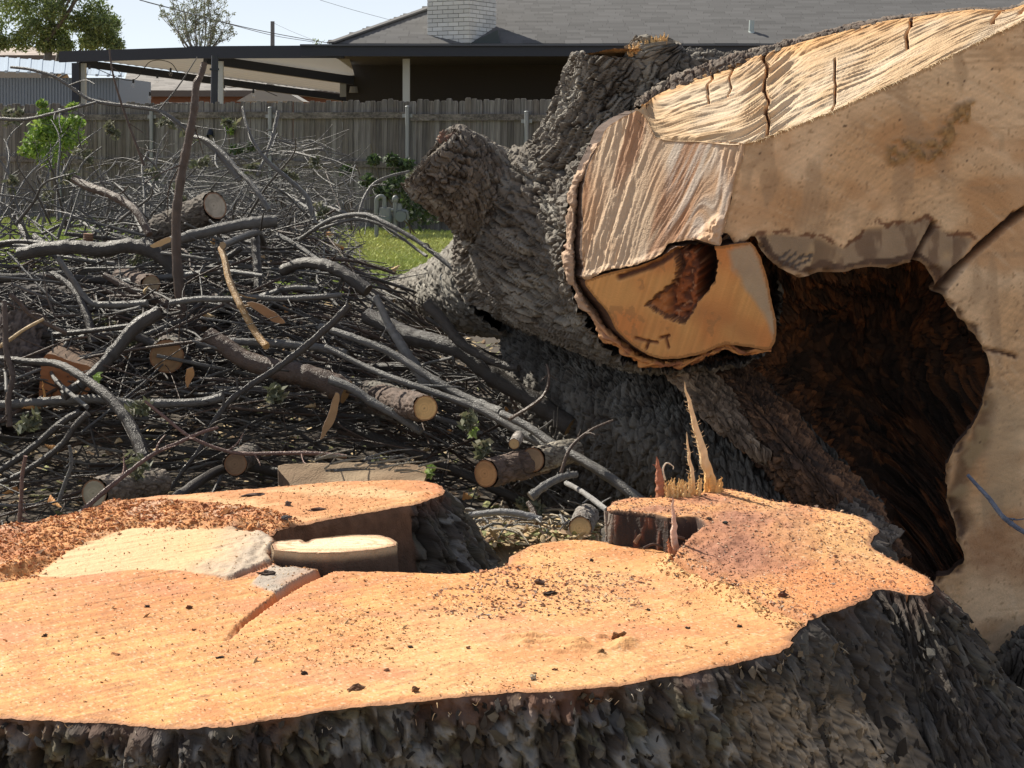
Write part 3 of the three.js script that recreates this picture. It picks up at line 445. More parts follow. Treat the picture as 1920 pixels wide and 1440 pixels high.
const rightEdge = [[1483, 1182], [1502, 1166], [1535, 1154], [1572, 1140], [1620, 1122], [1645, 1104], [1668, 1104], [1695, 1112], [1735, 1114], [1752, 1096], [1730, 1074], [1698, 1056], [1660, 1034], [1632, 1014], [1652, 997], [1640, 984], [1600, 962], [1520, 949], [1450, 936], [1400, 922], [1370, 915], [1330, 917], [1290, 926], [1240, 928], [1190, 931], [1153, 938], [1140, 949], [1139, 957]].map((p) => SP(...p));
const backEdge = [[1134, 1013], [1100, 1010], [1050, 1011], [1000, 1019], [965, 1036], [945, 1058], [900, 1069], [860, 1072], [800, 1072], [720, 1069], [640, 1070], [612, 1069], [560, 1063], [522, 1060], [513, 1052], [505, 1041], [517, 1019], [508, 1004], [533, 992], [562, 984], [650, 966], [740, 951], [790, 941], [826, 928], [836, 917], [822, 906], [770, 899], [640, 902], [530, 911], [400, 921], [250, 932], [200, 944], [110, 972], [0, 988], [-150, 1004], [-340, 1050], [-560, 1150], [-520, 1260]].map((p) => S(...p));
const outline = smoothPoly([...frontEdge, ...rightEdge, ...backEdge], 0.004, 0.006, 1);
const px = (L, f = S) => L.map((p) => f(...p));
const R = {                                                               // regions seen on the top
  step: px([[1139, 957], [1185, 962], [1225, 966], [1250, 975], [1300, 972], [1312, 985], [1290, 1000], [1262, 1020]], SP).concat(px([[1256, 1036], [1290, 1064], [1350, 1092], [1410, 1118], [1462, 1143], [1500, 1158]], SP)),
  slab: px([[64, 1082], [125, 1034], [240, 990], [340, 992], [440, 994], [508, 1004], [517, 1019], [505, 1041], [513, 1052], [430, 1086], [350, 1070], [240, 1068], [120, 1082]]),
  plank: px([[486, 1078], [513, 1058], [560, 1062], [612, 1069], [560, 1092], [522, 1114], [470, 1096]]),
  crack: px([[612, 1069], [560, 1094], [522, 1117], [490, 1140], [450, 1172], [425, 1200]]),
  crack2: px([[513, 1056], [470, 1072], [425, 1088], [390, 1095]]),
  dust: px([[-350, 1080], [0, 1086], [65, 1078], [125, 1034], [240, 990], [420, 991], [520, 1000], [560, 984], [500, 960], [420, 950], [300, 940], [200, 944], [110, 972], [-150, 1004]]),
  root: px([[200, 944], [533, 992], [562, 984], [650, 966], [740, 951], [836, 917], [770, 899], [530, 911], [250, 932]]),
  red: px([[1130, 1010], [1262, 1020], [1300, 1070], [1400, 1100], [1500, 1060], [1480, 1010], [1330, 985], [1280, 1000]]),
  litter: px([[920, 1085], [1000, 1075], [1160, 1090], [1180, 1120], [1060, 1130], [950, 1145], [880, 1120]]),
  crumbs: px([[930, 1195], [1000, 1190], [1090, 1200], [1150, 1190], [1200, 1190], [1190, 1210], [1120, 1235], [1000, 1215]]),
};
R.stepSide = R.step.concat(rightEdge.slice(2).map(([a, b]) => [0.45 + (a - 0.45) * 1.12, -2.95 + (b + 2.95) * 1.12]));
function stumpTop(a, b, ed) {
  const d = -b, n1 = fb(a * 3, b * 3, 1, 3), n2 = fb(a * 14, b * 14, 2, 3), inP = inPoly(R.stepSide, a, b), ds = segD(R.step, a, b), tS = segD.t;
  const ga = a * 0.8 - b * 0.6, gb = a * 0.6 + b * 0.8;               // saw marks run up to the right
  const st = fb(ga * 5, gb * 120, 3, 2), st2 = vn(ga * 14, gb * 330, 9);
  const ring = Math.hypot(a + 0.1, (b + 2.75) * 1.1) + 0.06 * (n1 - 0.5), rg = fb(ring * 60, 1, 4, 2);
  let c = mx([0.64, 0.3, 0.1], [0.52, 0.185, 0.055], ss(0.34, 0.66, n1)); c = mx(c, [0.68, 0.385, 0.16], ss(0.52, 0.72, fb(a * 2.1 + 9, b * 2.1, 6, 3)) * 0.8);
  const lft = 0.35 + 0.65 * ss(0.1, -0.45, a); c = sc(c, 0.92 + 0.24 * lft * (ss(0.32, 0.68, st) - 0.4) + 0.2 * (rg - 0.5)); { const ln = vn(gb * 75 + 0.6 * n1, ga * 2.2, 31), lw = ss(-0.1, -0.5, a) * 0.7 + 0.3; if (ln > 0.74) c = mx(c, [0.3, 0.12, 0.045], 0.55 * lw * ss(0.74, 0.86, ln) * ss(0.4, 0.55, n2)); } if (st2 > 0.72 && n2 > 0.47) c = mx(c, [0.36, 0.16, 0.065], 0.7 * ss(0.72, 0.85, st2));
  c = mx(c, [0.52, 0.2, 0.07], 0.6 * ss(0.54, 0.72, n2)); c = mx(c, [0.5, 0.2, 0.1], 0.55 * ss(0.55, 0.7, fb(a * 5 + 2, b * 9, 23, 4)));
  const s3 = h3(Math.floor(a * 420), Math.floor(b * 420), 8), sd_ = fb(a * 20, b * 30, 24, 3); if (s3 > 0.93 - 0.12 * ss(0.4, 0.65, sd_)) c = mx(c, [0.3, 0.14, 0.06], 0.55); else if (s3 < 0.06) c = mx(c, [0.74, 0.56, 0.36], 0.5);
  let h = 0.004 * (n1 - 0.5) + 0.0022 * lft * (st - 0.5) + 0.0018 * lft * (st2 - 0.5) + 0.0022 * (fb(a * 130, b * 130, 25, 2) - 0.5);
  if (inP) {
    const k = ss(-0.002, 0.01 + 0.006 * n2, ds); h += platH(d) * k;
    const red = ss(-0.06, 0.05, sdP(R.red, a, b) + 0.05 * (n2 - 0.5)) * ss(0.25, 0.55, n2 * 0.5 + n1 * 0.5); c = mx(c, [0.6, 0.24, 0.09], 0.45 * ss(0.35, 0.6, fb(a * 7, b * 10, 29, 3))); c = mx(c, mx([0.4, 0.17, 0.09], [0.27, 0.12, 0.08], n2), red * 0.85);
    if (ds < 0.014) c = tS < 0.55 ? mx(c, mx([0.035, 0.022, 0.018], [0.09, 0.04, 0.026], n2), ss(0.016, 0.009, ds)) : mx(c, [0.4, 0.17, 0.07], 0.6);  // brown bark wall of the step, painted darker for the shade on it
    h += 0.006 * (fb(a * 60, b * 60, 5, 2) - 0.5) * (0.4 + red);
  } else {
    if (ds < 0.02 && tS < 0.55) c = mx(c, mx([0.03, 0.02, 0.016], [0.12, 0.055, 0.035], n2), ss(0.02, 0.008, ds + 0.012 * (n2 - 0.5)));  // lower part of that wall, its shade put into the colour too
    const w = tS > 0.55 ? Math.exp(-((ds - 0.006) ** 2) / 0.00035) : 0; h += w * (0.006 + 0.022 * fb(a * 38, b * 38, 7, 2) * ss(0.35, 0.6, fb(a * 11, b * 11, 8, 2)));
    c = mx(c, [0.66, 0.36, 0.14], w * 0.8);
  }
  const wSl = sdP(R.slab, a, b) + 0.012 * (n2 - 0.5); if (wSl > -0.004) { const k = ss(-0.003, 0.003, wSl); h += (0.0006 + 0.007 * ss(-0.6, -0.48, a)) * k; const grey = ss(-0.6, -0.49, a + 0.08 * (n2 - 0.5)); c = mx(c, mx(mx([0.64, 0.44, 0.25], [0.62, 0.37, 0.17], n1), mx([0.45, 0.38, 0.3], [0.26, 0.22, 0.185], n2), grey * 0.85), k); c = sc(c, 0.9 + 0.2 * st); h -= 0.008 * grey * Math.abs(fb(a * 50, b * 20, 3, 2) - 0.5) * 2; }
  const wPl = sdP(R.plank, a, b); if (wPl > -0.004) { const k = ss(-0.003, 0.004, wPl); h += 0.002 * k; c = mx(c, mx([0.42, 0.35, 0.28], [0.25, 0.21, 0.175], n2), k * ss(-0.5, -0.44, a + 0.1 * (n2 - 0.3))); }
  const dc = segD(R.crack, a, b), tc = segD.t, cw = mix(0.011, 0.0025, tc); if (dc < cw * 2) { const k = 1 - ss(cw * 0.6, cw * 1.6, dc + 0.004 * (n2 - 0.5)); h -= mix(0.03, 0.003, tc) * k; c = mx(c, [0.3, 0.13, 0.06], k * 0.75); }
  if (dc < 0.05) c = mx(c, [0.6, 0.26, 0.1], (1 - dc / 0.05) * 0.5 * ss(0.3, 0.6, n2));
  const d2 = segD(R.crack2, a, b); if (d2 < 0.006) { h -= 0.008 * (1 - d2 / 0.006) * (1 - segD.t); c = mx(c, [0.35, 0.2, 0.12], 0.7 * (1 - segD.t)); }
  const wd = sdP(R.dust, a, b) + 0.05 * (n2 - 0.5); if (wd > -0.01) {
    const k = ss(-0.01, 0.03, wd), cr_ = fb(a * 34, b * 34, 11, 4), w = wor(a * 70, b * 70, 3); h += k * (0.014 * fb(a * 8, b * 8, 12, 2) + 0.02 * (cr_ - 0.4) + 0.004 * (0.6 - w.f1)); const t = fb(a * 7 + 3, b * 7, 13, 3);
    c = mx(c, sc(mx(mx([0.56, 0.25, 0.085], [0.42, 0.15, 0.05], ss(0.35, 0.65, t)), [0.52, 0.3, 0.18], ss(0.55, 0.7, fb(a * 9, b * 9 + 5, 14, 3))), 0.75 + 0.5 * w.id), k * 0.92);
  }
  const wr = sdP(R.root, a, b); if (wr > 0 && wd < 0.02) { const k = ss(0, 0.05, wr); const cr_ = fb(a * 40, b * 40, 15, 3); h += k * 0.006 * (cr_ - 0.5); c = mx(c, mx([0.6, 0.37, 0.18], [0.5, 0.215, 0.08], ss(0.42, 0.6, fb(a * 5, b * 12, 16, 3))), k * 0.8); }
  const wc = sdP(R.crumbs, a, b) + 0.02 * (n2 - 0.5); if (wc > -0.01) { const k = ss(-0.01, 0.015, wc) * ss(0.4, 0.6, fb(a * 22, b * 40, 17, 2)); const w3 = wor(a * 120, b * 120, 8); h += k * (0.002 + 0.01 * fb(a * 70, b * 70, 18, 3) + 0.005 * (0.6 - w3.f1)); c = mx(c, [0.62, 0.32, 0.12], k * 0.8); }
  const rim = ed < 0.016 ? 1 - ed / 0.016 : 0; if (rim > 0) { c = mx(c, mx([0.3, 0.13, 0.07], [0.45, 0.22, 0.1], n2), ss(0.25, 0.9, rim + 0.7 * (n2 - 0.5)) * 0.9); h -= 0.003 * rim * rim; h += 0.004 * rim * (n2 - 0.5); }
  O.h = h; O.c = sc(c, 0.93 + 0.14 * h3(Math.floor(a * 500), Math.floor(b * 500), 3)); return O;
}
part('cut_face', sheet(outline, 0.0036, (a, b, h) => V(a, SY + h, b), stumpTop), M.wood, stump);
// the sides: bark and old wood falling from the rim
function skirt(poly, topFn, depth, rows, flareFn, fn, win = 20) {
  const n = poly.length; let A = 0; for (let i = 0; i < n; i++) { const p = poly[i], q = poly[(i + 1) % n]; A += p[0] * q[1] - q[0] * p[1]; } const sg = A > 0 ? 1 : -1, cols = []; let u = 0;
  const nr = poly.map((p, k) => { let tx = 0, tz = 0; for (const w of [0.25, 0.6, 1, 1.6, 2.2]) { const m = Math.max(1, Math.round(w * win)), q = poly[(k + m) % n], o = poly[(k - m + n) % n], l = Math.hypot(q[0] - o[0], q[1] - o[1]) || 1; tx += (q[0] - o[0]) / l; tz += (q[1] - o[1]) / l; } const l = Math.hypot(tx, tz) || 1; return [tz / l * sg, -tx / l * sg]; });
  for (let k = 0; k < n; k++) {                                          // more columns where the flare fans out
    const p = poly[k], q = poly[(k + 1) % n], a = nr[k], b = nr[(k + 1) % n], fl = flareFn(p[0], p[1], a[0], a[1]), m = cl(Math.ceil(Math.hypot(a[0] - b[0], a[1] - b[1]) * fl * depth / 0.006), 1, 12), L = Math.hypot(q[0] - p[0], q[1] - p[1]), g = Math.hypot(a[0] - b[0], a[1] - b[1]) * fl * depth * 0.5;
    for (let t = 0; t < m; t++) { const f = t / m, x = mix(a[0], b[0], f), z = mix(a[1], b[1], f), l = Math.hypot(x, z) || 1; cols.push([mix(p[0], q[0], f), mix(p[1], q[1], f), x / l, z / l, u + (L + g) * f]); } u += L + g;
  }
  cols.push([...cols[0].slice(0, 4), u]); const N = cols.length, pos = new Float32Array(N * (rows + 1) * 3), uv = new Float32Array(N * (rows + 1) * 2), col = new Float32Array(N * (rows + 1) * 3), idx = [];
  cols.forEach(([x, z, nx, nz, uu], i) => {
    const fl = flareFn(x, z, nx, nz), y = topFn(x, z);
    for (let j = 0; j <= rows; j++) {
      const t = j / rows, dd = depth * Math.pow(t, 1.25), o0 = fl * dd * (0.75 + 0.25 * dd / depth), o = fn(uu, dd, x, z, nx, nz, x + nx * o0, z + nz * o0), off = 0.002 + o0 + o.h * (j ? ss(0, 0.012, dd) : 0), q = i * (rows + 1) + j;
      pos.set([x + nx * off, y - dd, z + nz * off], q * 3); uv.set([uu, dd], q * 2); col.set(o.c, q * 3);
    }
  });
  for (let i = 0; i + 1 < N; i++) for (let j = 0; j < rows; j++) { const a = i * (rows + 1) + j, b = a + rows + 1; sg > 0 ? idx.push(a, b, b + 1, a, b + 1, a + 1) : idx.push(a, b + 1, b, a, a + 1, b + 1); }
  return geoFrom(pos, uv, col, new Uint32Array(idx));
}
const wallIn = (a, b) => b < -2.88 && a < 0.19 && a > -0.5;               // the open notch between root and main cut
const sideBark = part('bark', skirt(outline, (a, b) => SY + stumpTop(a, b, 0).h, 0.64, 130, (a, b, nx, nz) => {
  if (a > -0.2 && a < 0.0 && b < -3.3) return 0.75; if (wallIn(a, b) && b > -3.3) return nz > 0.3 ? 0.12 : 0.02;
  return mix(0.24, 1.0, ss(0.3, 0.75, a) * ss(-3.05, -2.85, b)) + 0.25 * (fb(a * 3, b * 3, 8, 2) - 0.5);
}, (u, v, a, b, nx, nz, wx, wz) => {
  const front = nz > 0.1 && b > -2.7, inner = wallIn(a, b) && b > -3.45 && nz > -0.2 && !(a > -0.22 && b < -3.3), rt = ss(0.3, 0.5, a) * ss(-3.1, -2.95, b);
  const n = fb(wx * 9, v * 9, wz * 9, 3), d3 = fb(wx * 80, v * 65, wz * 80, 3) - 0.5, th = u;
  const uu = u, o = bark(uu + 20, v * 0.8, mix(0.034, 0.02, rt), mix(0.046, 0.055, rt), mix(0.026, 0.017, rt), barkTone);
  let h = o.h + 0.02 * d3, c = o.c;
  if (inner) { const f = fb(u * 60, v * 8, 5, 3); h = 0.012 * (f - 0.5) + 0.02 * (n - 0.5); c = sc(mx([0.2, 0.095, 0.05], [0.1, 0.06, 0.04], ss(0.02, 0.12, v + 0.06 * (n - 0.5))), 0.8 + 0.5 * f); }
  else {
    const lump = fb(u * 7, v * 11, 31, 3) - 0.45, lw = (front ? 1 - ss(0.2, 0.5, a) : 0.3) * (1 - rt); h += 0.075 * lump * lw; const fur = 1 - ss(0, 0.06, Math.abs(fb(u * 9, v * 4, 39, 3) - 0.5)); h -= 0.03 * fur * (0.4 + 0.6 * lw); c = mx(c, [0.035, 0.026, 0.02], 0.8 * fur);
    const w = wor(u * 60 + n, v * 50 + n, 5); h += lw * 0.006 * (ss(0.02, 0.2, w.f2 - w.f1) * (0.2 + w.id + w.dy) - 0.6);
    const rid = Math.abs(fb(th * 9 + 0.5 * n, v * 1.6, 36, 3) * 2 - 1); h += rt * 0.05 * (rid - 0.25); c = mx(c, sc([0.14, 0.125, 0.11], 0.6 + 0.8 * n), rt * 0.35 * ss(0.1, 0.4, rid));
    c = mx(c, mx([0.15, 0.105, 0.066], [0.04, 0.028, 0.02], w.id), lw * 0.35 * (0.5 + n)); c = mx(c, [0.22, 0.2, 0.125], lw * 0.6 * ss(0.54, 0.64, fb(u * 26, v * 26, 33, 4)) * o.e);
    c = mx(c, [0.36, 0.345, 0.32], (0.65 - 0.5 * rt) * ss(0.58, 0.64, fb(wx * 34, v * 22, wz * 34, 4)));
    // sawdust caught on the bark at the right
    const dm = ss(0.42, 0.56, fb(u * 7 + 3, v * 5, 37, 4) + 0.2 * Math.exp(-((a - 0.43) ** 2) / 0.004) - 0.05) * ss(0.25, 0.4, a) * (1 - ss(0.5, 0.68, a)) * ss(0.02, 0.08, v), gr = h3(Math.floor(wx * 500), Math.floor(v * 500), Math.floor(wz * 500));
    c = mx(c, sc([0.42, 0.34, 0.25], 0.5 + 0.9 * gr), dm * (gr > 0.3 ? 0.85 : 0.3)); h = mix(h, h * 0.75 + 0.01 * gr * n, dm);
    // torn red-brown rim under the saw cut
    const k = 1 - ss(0.0, 0.045, v + 0.05 * (n - 0.5)); c = mx(c, mx([0.16, 0.07, 0.04], [0.05, 0.035, 0.03], ss(0.35, 0.65, n)), k * 0.8); h = mix(h, h * 0.6 - 0.006, k);
  }
  O.h = h; O.c = sc(c, 0.85 + 0.6 * d3); return O;
}), M.bark, stump);
{ // flakes, scraps and sawdust crumbs that cling to the bark
  const g = sideBark.geometry, p = g.attributes.position, q = g.attributes.normal, L = [], shapes = [1, 2, 3, 4].map((k) => { const t = new THREE.IcosahedronGeometry(1, 0), a = t.attributes.position; for (let i = 0; i < a.count; i++) { const x = a.getX(i), y = a.getY(i), z = a.getZ(i), n = 0.5 + 0.9 * h3(Math.round(x * 9) + k * 5, Math.round(y * 9), Math.round(z * 9)); a.setXYZ(i, x * n, y * n * 1.3, z * n * 0.22); } t.computeVertexNormals(); return t; }), m = new THREE.Matrix4(), Z = V(0, 0, 1), Q = new THREE.Quaternion(), R_ = new THREE.Quaternion();
  let guard = 0; while (L.length < 3600 && guard++ < 90000) {
    const i = Math.floor(rnd() * p.count), x = p.getX(i), y = p.getY(i), z = p.getZ(i); if (y > SY - 0.012 - 2.75 * 0 || y < 0.2 || z + stump.position.z < -2.95 && x < 0.2 || x < -1) continue; const n = V(q.getX(i), q.getY(i), q.getZ(i)); if (n.z < -0.1 && n.x < 0.3) continue;
    if (g.attributes.color.getX(i) < 0.02) continue; const right = x > 0.32, s = rr(0.002, 0.0065) * (rnd() < 0.1 ? 1.8 : 1), o = shapes[Math.floor(rnd() * 4)].clone(), t = rnd(), c = sc(right && x < 0.56 && t < 0.6 ? [0.36, 0.28, 0.19] : t < 0.45 ? [0.05, 0.04, 0.033] : t < 0.75 ? [0.12, 0.1, 0.085] : t < 0.93 ? [0.2, 0.185, 0.16] : [0.36, 0.3, 0.22], rr(0.7, 1.3));
    Q.setFromUnitVectors(Z, n.normalize()); R_.setFromEuler(new THREE.Euler(rr(-0.7, 0.7), rr(-0.7, 0.7), rr(-0.6, 0.6))); Q.multiply(R_); m.compose(V(x, y, z).addScaledVector(n, s * 0.2), Q, V(s * rr(0.6, 1.2), s * rr(0.8, 1.9), s)); o.applyMatrix4(m); paint(o, c); L.push(o);
  }
  const f = mesh('bark_flakes', merge(L), M.rot, stump); f.userData.kind = 'stuff';
}
// low stub standing in the notch
{
  const Y = 0.62, Q = (x, y) => S(x, y, 0.02), ol = smoothPoly([[514, 1016], [560, 1011], [572, 1017], [590, 1010], [660, 1003], [710, 1004], [738, 1012], [742, 1022], [700, 1030], [620, 1037], [560, 1036], [515, 1030]].map((p) => Q(...p)), 0.003, 0.003, 5);
  const f = (a, b, ed) => { const n = fb(a * 12, b * 12, 3, 3), r = Math.hypot((a + 0.34) * 1, (b + 3.02) * 2.4); O.h = 0.004 * (n - 0.5); const an = Math.atan2(b + 3.02, a + 0.34); O.c = sc(mx([0.74, 0.57, 0.38], [0.62, 0.39, 0.22], ss(0.4, 0.7, fb(r * 60, 1, 2, 2))), 0.8 + 0.4 * fb(an * 30, r * 9, 4, 2)); if (vn(an * 22, 1, 3) > 0.86 && r > 0.02) { O.c = mx(O.c, [0.36, 0.2, 0.1], 0.6); O.h -= 0.003; } if (ed < 0.006) O.c = mx(O.c, [0.3, 0.16, 0.09], 0.8); return O; };
  const s = part('root_stub', sheet(ol, 0.003, (a, b, h) => V(a, Y + h, b), f), M.wood, stump);
  const g = skirt(ol, () => Y, 0.3, 50, () => 0.04, (u, v) => { const w = fb(u * 50, v * 9, 6, 3); O.h = 0.01 * (w - 0.5); O.c = sc(mx([0.5, 0.36, 0.22], [0.1, 0.06, 0.04], ss(0.004, 0.02, v + 0.01 * (w - 0.5))), 0.7 + 0.6 * w); return O; }); g.translate(0, 0, 2.7); mesh('bark', g, M.bark, s);
}
// bark side of the raised block
{
  const tp = [[1136, 950], [1150, 958], [1185, 962], [1225, 966], [1252, 976]].map((p) => { const q = SP(...p); return V(q[0], SY + 0.054, q[1] + 0.012); }), bt = tp.map((p) => V(p.x - 0.004, SY - 0.03, p.z + 0.016));
  part('block_bark', loft([tp, tp.map((p, i) => p.clone().lerp(bt[i], 0.5).add(V(0, 0, 0.006))), bt], 130, 60, (u, v, s, t) => { bark(u + 3, v * 0.7, 0.014, 0.03, 0.008, { plate: [0.2, 0.17, 0.14], crack: [0.05, 0.035, 0.028], lichen: null }); const k = ss(0.2, 0.34, s + 0.1 * (fb(u * 30, v * 30, 4, 2) - 0.5)), f = fb(u * 70, v * 16, 6, 3); O.c = mx(O.c, sc(mx([0.028, 0.018, 0.014], [0.12, 0.045, 0.025], ss(0.5, 0.7, f)), 1), k); O.h = mix(O.h, 0.012 * (f - 0.5), k); return O; }, { ref: V(0, 1, 2) }), M.bark, stump);
}
// block of dark broken bark and pits in front of the raised part
{
  const L = []; for (let i = 0; i < 34; i++) { const x = rr(1175, 1320), y = 968 + 30 * rnd() + (x > 1250 ? 5 : 14), p = S(x, y, 0.02); const c = [[0.16, 0.09, 0.06], [0.26, 0.16, 0.1], [0.08, 0.05, 0.04]][Math.floor(rnd() * 3)], len = rr(0.015, 0.05), a = rr(-0.5, 0.6); const q = V(p[0], SY + rr(0.0, 0.02), p[1]); L.push(stick([q, q.clone().add(V(len * 0.5 * Math.cos(a), rr(0.004, 0.018), len * 0.5 * Math.sin(a))), q.clone().add(V(len * Math.cos(a), rr(0, 0.014), len * Math.sin(a)))], rr(0.002, 0.0055), rr(0.001, 0.003), 6, 5, c, i)); }
  part('torn_bark', merge(L), M.rot, stump).userData.kind = 'stuff';
}
// splinters left where the hinge tore
function splinter(base, tip, w, c0, c1, sd, hairs = 0) {
  const L = [], n = 26, pos = [], uv = [], col = [], idx = [], D = tip.clone().sub(base), side = V(-D.z * 0.2 + D.y, -D.x, 0).normalize(), dep = V(0, 0, 1);
  for (let j = 0; j <= n; j++) { const t = j / n, k = w * Math.pow(1 - t, 0.8) * (1 + 0.25 * (vn(j * 0.8, sd, 3) - 0.5)) + 0.0006, p = base.clone().addScaledVector(D, t).addScaledVector(side, 0.004 * (vn(j * 0.5, sd, 7) - 0.5)); for (let i = 0; i < 5; i++) { const a = i / 4 * 2 * Math.PI; const q = p.clone().addScaledVector(side, Math.cos(a) * k).addScaledVector(dep, Math.sin(a) * k * 0.45); pos.push(q.x, q.y, q.z); uv.push(i * 0.01, t * 0.2); col.push(...sc(mx(c0, c1, ss(0, 0.35, t + 0.2 * (h3(i, j, 3) - 0.5))), 0.85 + 0.3 * h3(i, j, 9))); } }
  for (let j = 0; j < n; j++) for (let i = 0; i < 4; i++) { const a = j * 5 + i; idx.push(a, a + 5, a + 1, a + 1, a + 5, a + 6); }
  L.push(geoFrom(new Float32Array(pos), new Float32Array(uv), new Float32Array(col), new Uint32Array(idx)));
  for (let i = 0; i < hairs; i++) { const t = rr(0.05, 0.85), s = rnd() < 0.75 ? -1 : 1, p = base.clone().addScaledVector(D, t).addScaledVector(side, s * w * (1 - t) * 0.9), q = p.clone().addScaledVector(side, s * rr(0.003, 0.009)).add(V(0, rr(0, 0.006), rr(-0.004, 0.004))); L.push(stick([p, p.clone().lerp(q, 0.5).add(V(0, -0.001, 0)), q], 0.0006, 0.0003, 3, 4, c1, i)); }
  return merge(L);
}
const onTop = (x, y, up = 0) => { const q = SP(x, y), k = stumpTop(q[0], q[1], 1).h; return V(q[0], SY + k + up, q[1]); };
const tipAt = (b, x, y, dz = 0) => P(x, y, -b.z - dz);
{
  const pale = [0.8, 0.6, 0.36], red = [0.42, 0.17, 0.08], orange = [0.8, 0.46, 0.16];
  const b1 = onTop(1339, 921, -0.01); part('splinter', splinter(b1, tipAt(b1, 1282, 716), 0.0125, orange, pale, 1, 46), M.wood, stump);
  const b2 = onTop(1303, 928, -0.01); part('splinter', splinter(b2, tipAt(b2, 1287, 810), 0.0055, orange, pale, 2, 22), M.wood, stump);
  const b3 = onTop(1243, 928, -0.01); part('splinter', splinter(b3, tipAt(b3, 1230, 856), 0.013, red, [0.36, 0.15, 0.09], 3, 4), M.wood, stump);
  const b4 = S(1266, 1052), q4 = V(b4[0], SY, b4[1]); part('splinter', splinter(q4, tipAt(q4, 1261, 930), 0.0085, [0.5, 0.18, 0.06], [0.6, 0.42, 0.34], 4, 5), M.wood, stump);
  const q5 = V(b4[0] + 0.008, SY, b4[1] + 0.004); part('splinter', splinter(q5, tipAt(q5, 1284, 1040), 0.02, [0.5, 0.2, 0.07], [0.55, 0.25, 0.1], 5), M.wood, stump); part('splinter', splinter(V(b4[0] - 0.006, SY, b4[1]), tipAt(q4, 1252, 1010), 0.006, [0.45, 0.16, 0.07], [0.5, 0.2, 0.1], 8), M.wood, stump);
  for (const [x, y, tx, ty, w] of [[1322, 922, 1324, 895, 0.006], [1350, 921, 1353, 893, 0.007], [1335, 922, 1332, 890, 0.009], [1345, 924, 1346, 898, 0.008]]) { const b = onTop(x, y, -0.01); part('splinter', splinter(b, tipAt(b, tx, ty), w, [0.6, 0.28, 0.09], orange, x), M.wood, stump); }
  const L = []; for (let i = 0; i < 75; i++) { const x = rr(1246, 1312), b = onTop(x, 929 + rr(-3, 3), -0.008), hgt = rr(12, 34) * (x > 1290 ? 1.25 : 1); L.push(splinter(b, tipAt(b, x + rr(-4, 4), 929 - hgt), rr(0.0015, 0.0035), [0.72, 0.36, 0.1], [0.86, 0.58, 0.26], i + 20)); } part('torn_fibres', merge(L), M.wood, stump).userData.kind = 'stuff';
  const curlBase = onTop(1247, 924, 0.03), cv = [[1247, 900], [1243, 880], [1250, 868], [1262, 874], [1262, 880]].map(([x, y]) => P(x, y, -curlBase.z)); part('wood_curl', stick(cv, 0.0022, 0.0008, 20, 5, [0.7, 0.62, 0.5], 3), M.wood, stump);
  // small torn fibres standing along the front rim
  const T = []; for (let i = 0; i < 170; i++) { const q = outline[Math.floor(rnd() * outline.length)]; if (q[1] < -2.62 || q[0] < -1) continue; const p = V(q[0], SY - rr(0.0, 0.025), q[1] + rr(0.004, 0.014)), l = rr(0.003, 0.012), a = rr(0, 7); T.push(stick([p, p.clone().add(V(Math.cos(a) * l * 0.6, -0.002, 0.004)), p.clone().add(V(Math.cos(a) * l, Math.sin(a) * l * 0.7, 0.006))], rr(0.0004, 0.001), 0.0003, 4, 4, rnd() < 0.5 ? [0.5, 0.42, 0.33] : [0.6, 0.4, 0.22], i)); } part('rim_fibres', merge(T), M.wood, stump).userData.kind = 'stuff';
}
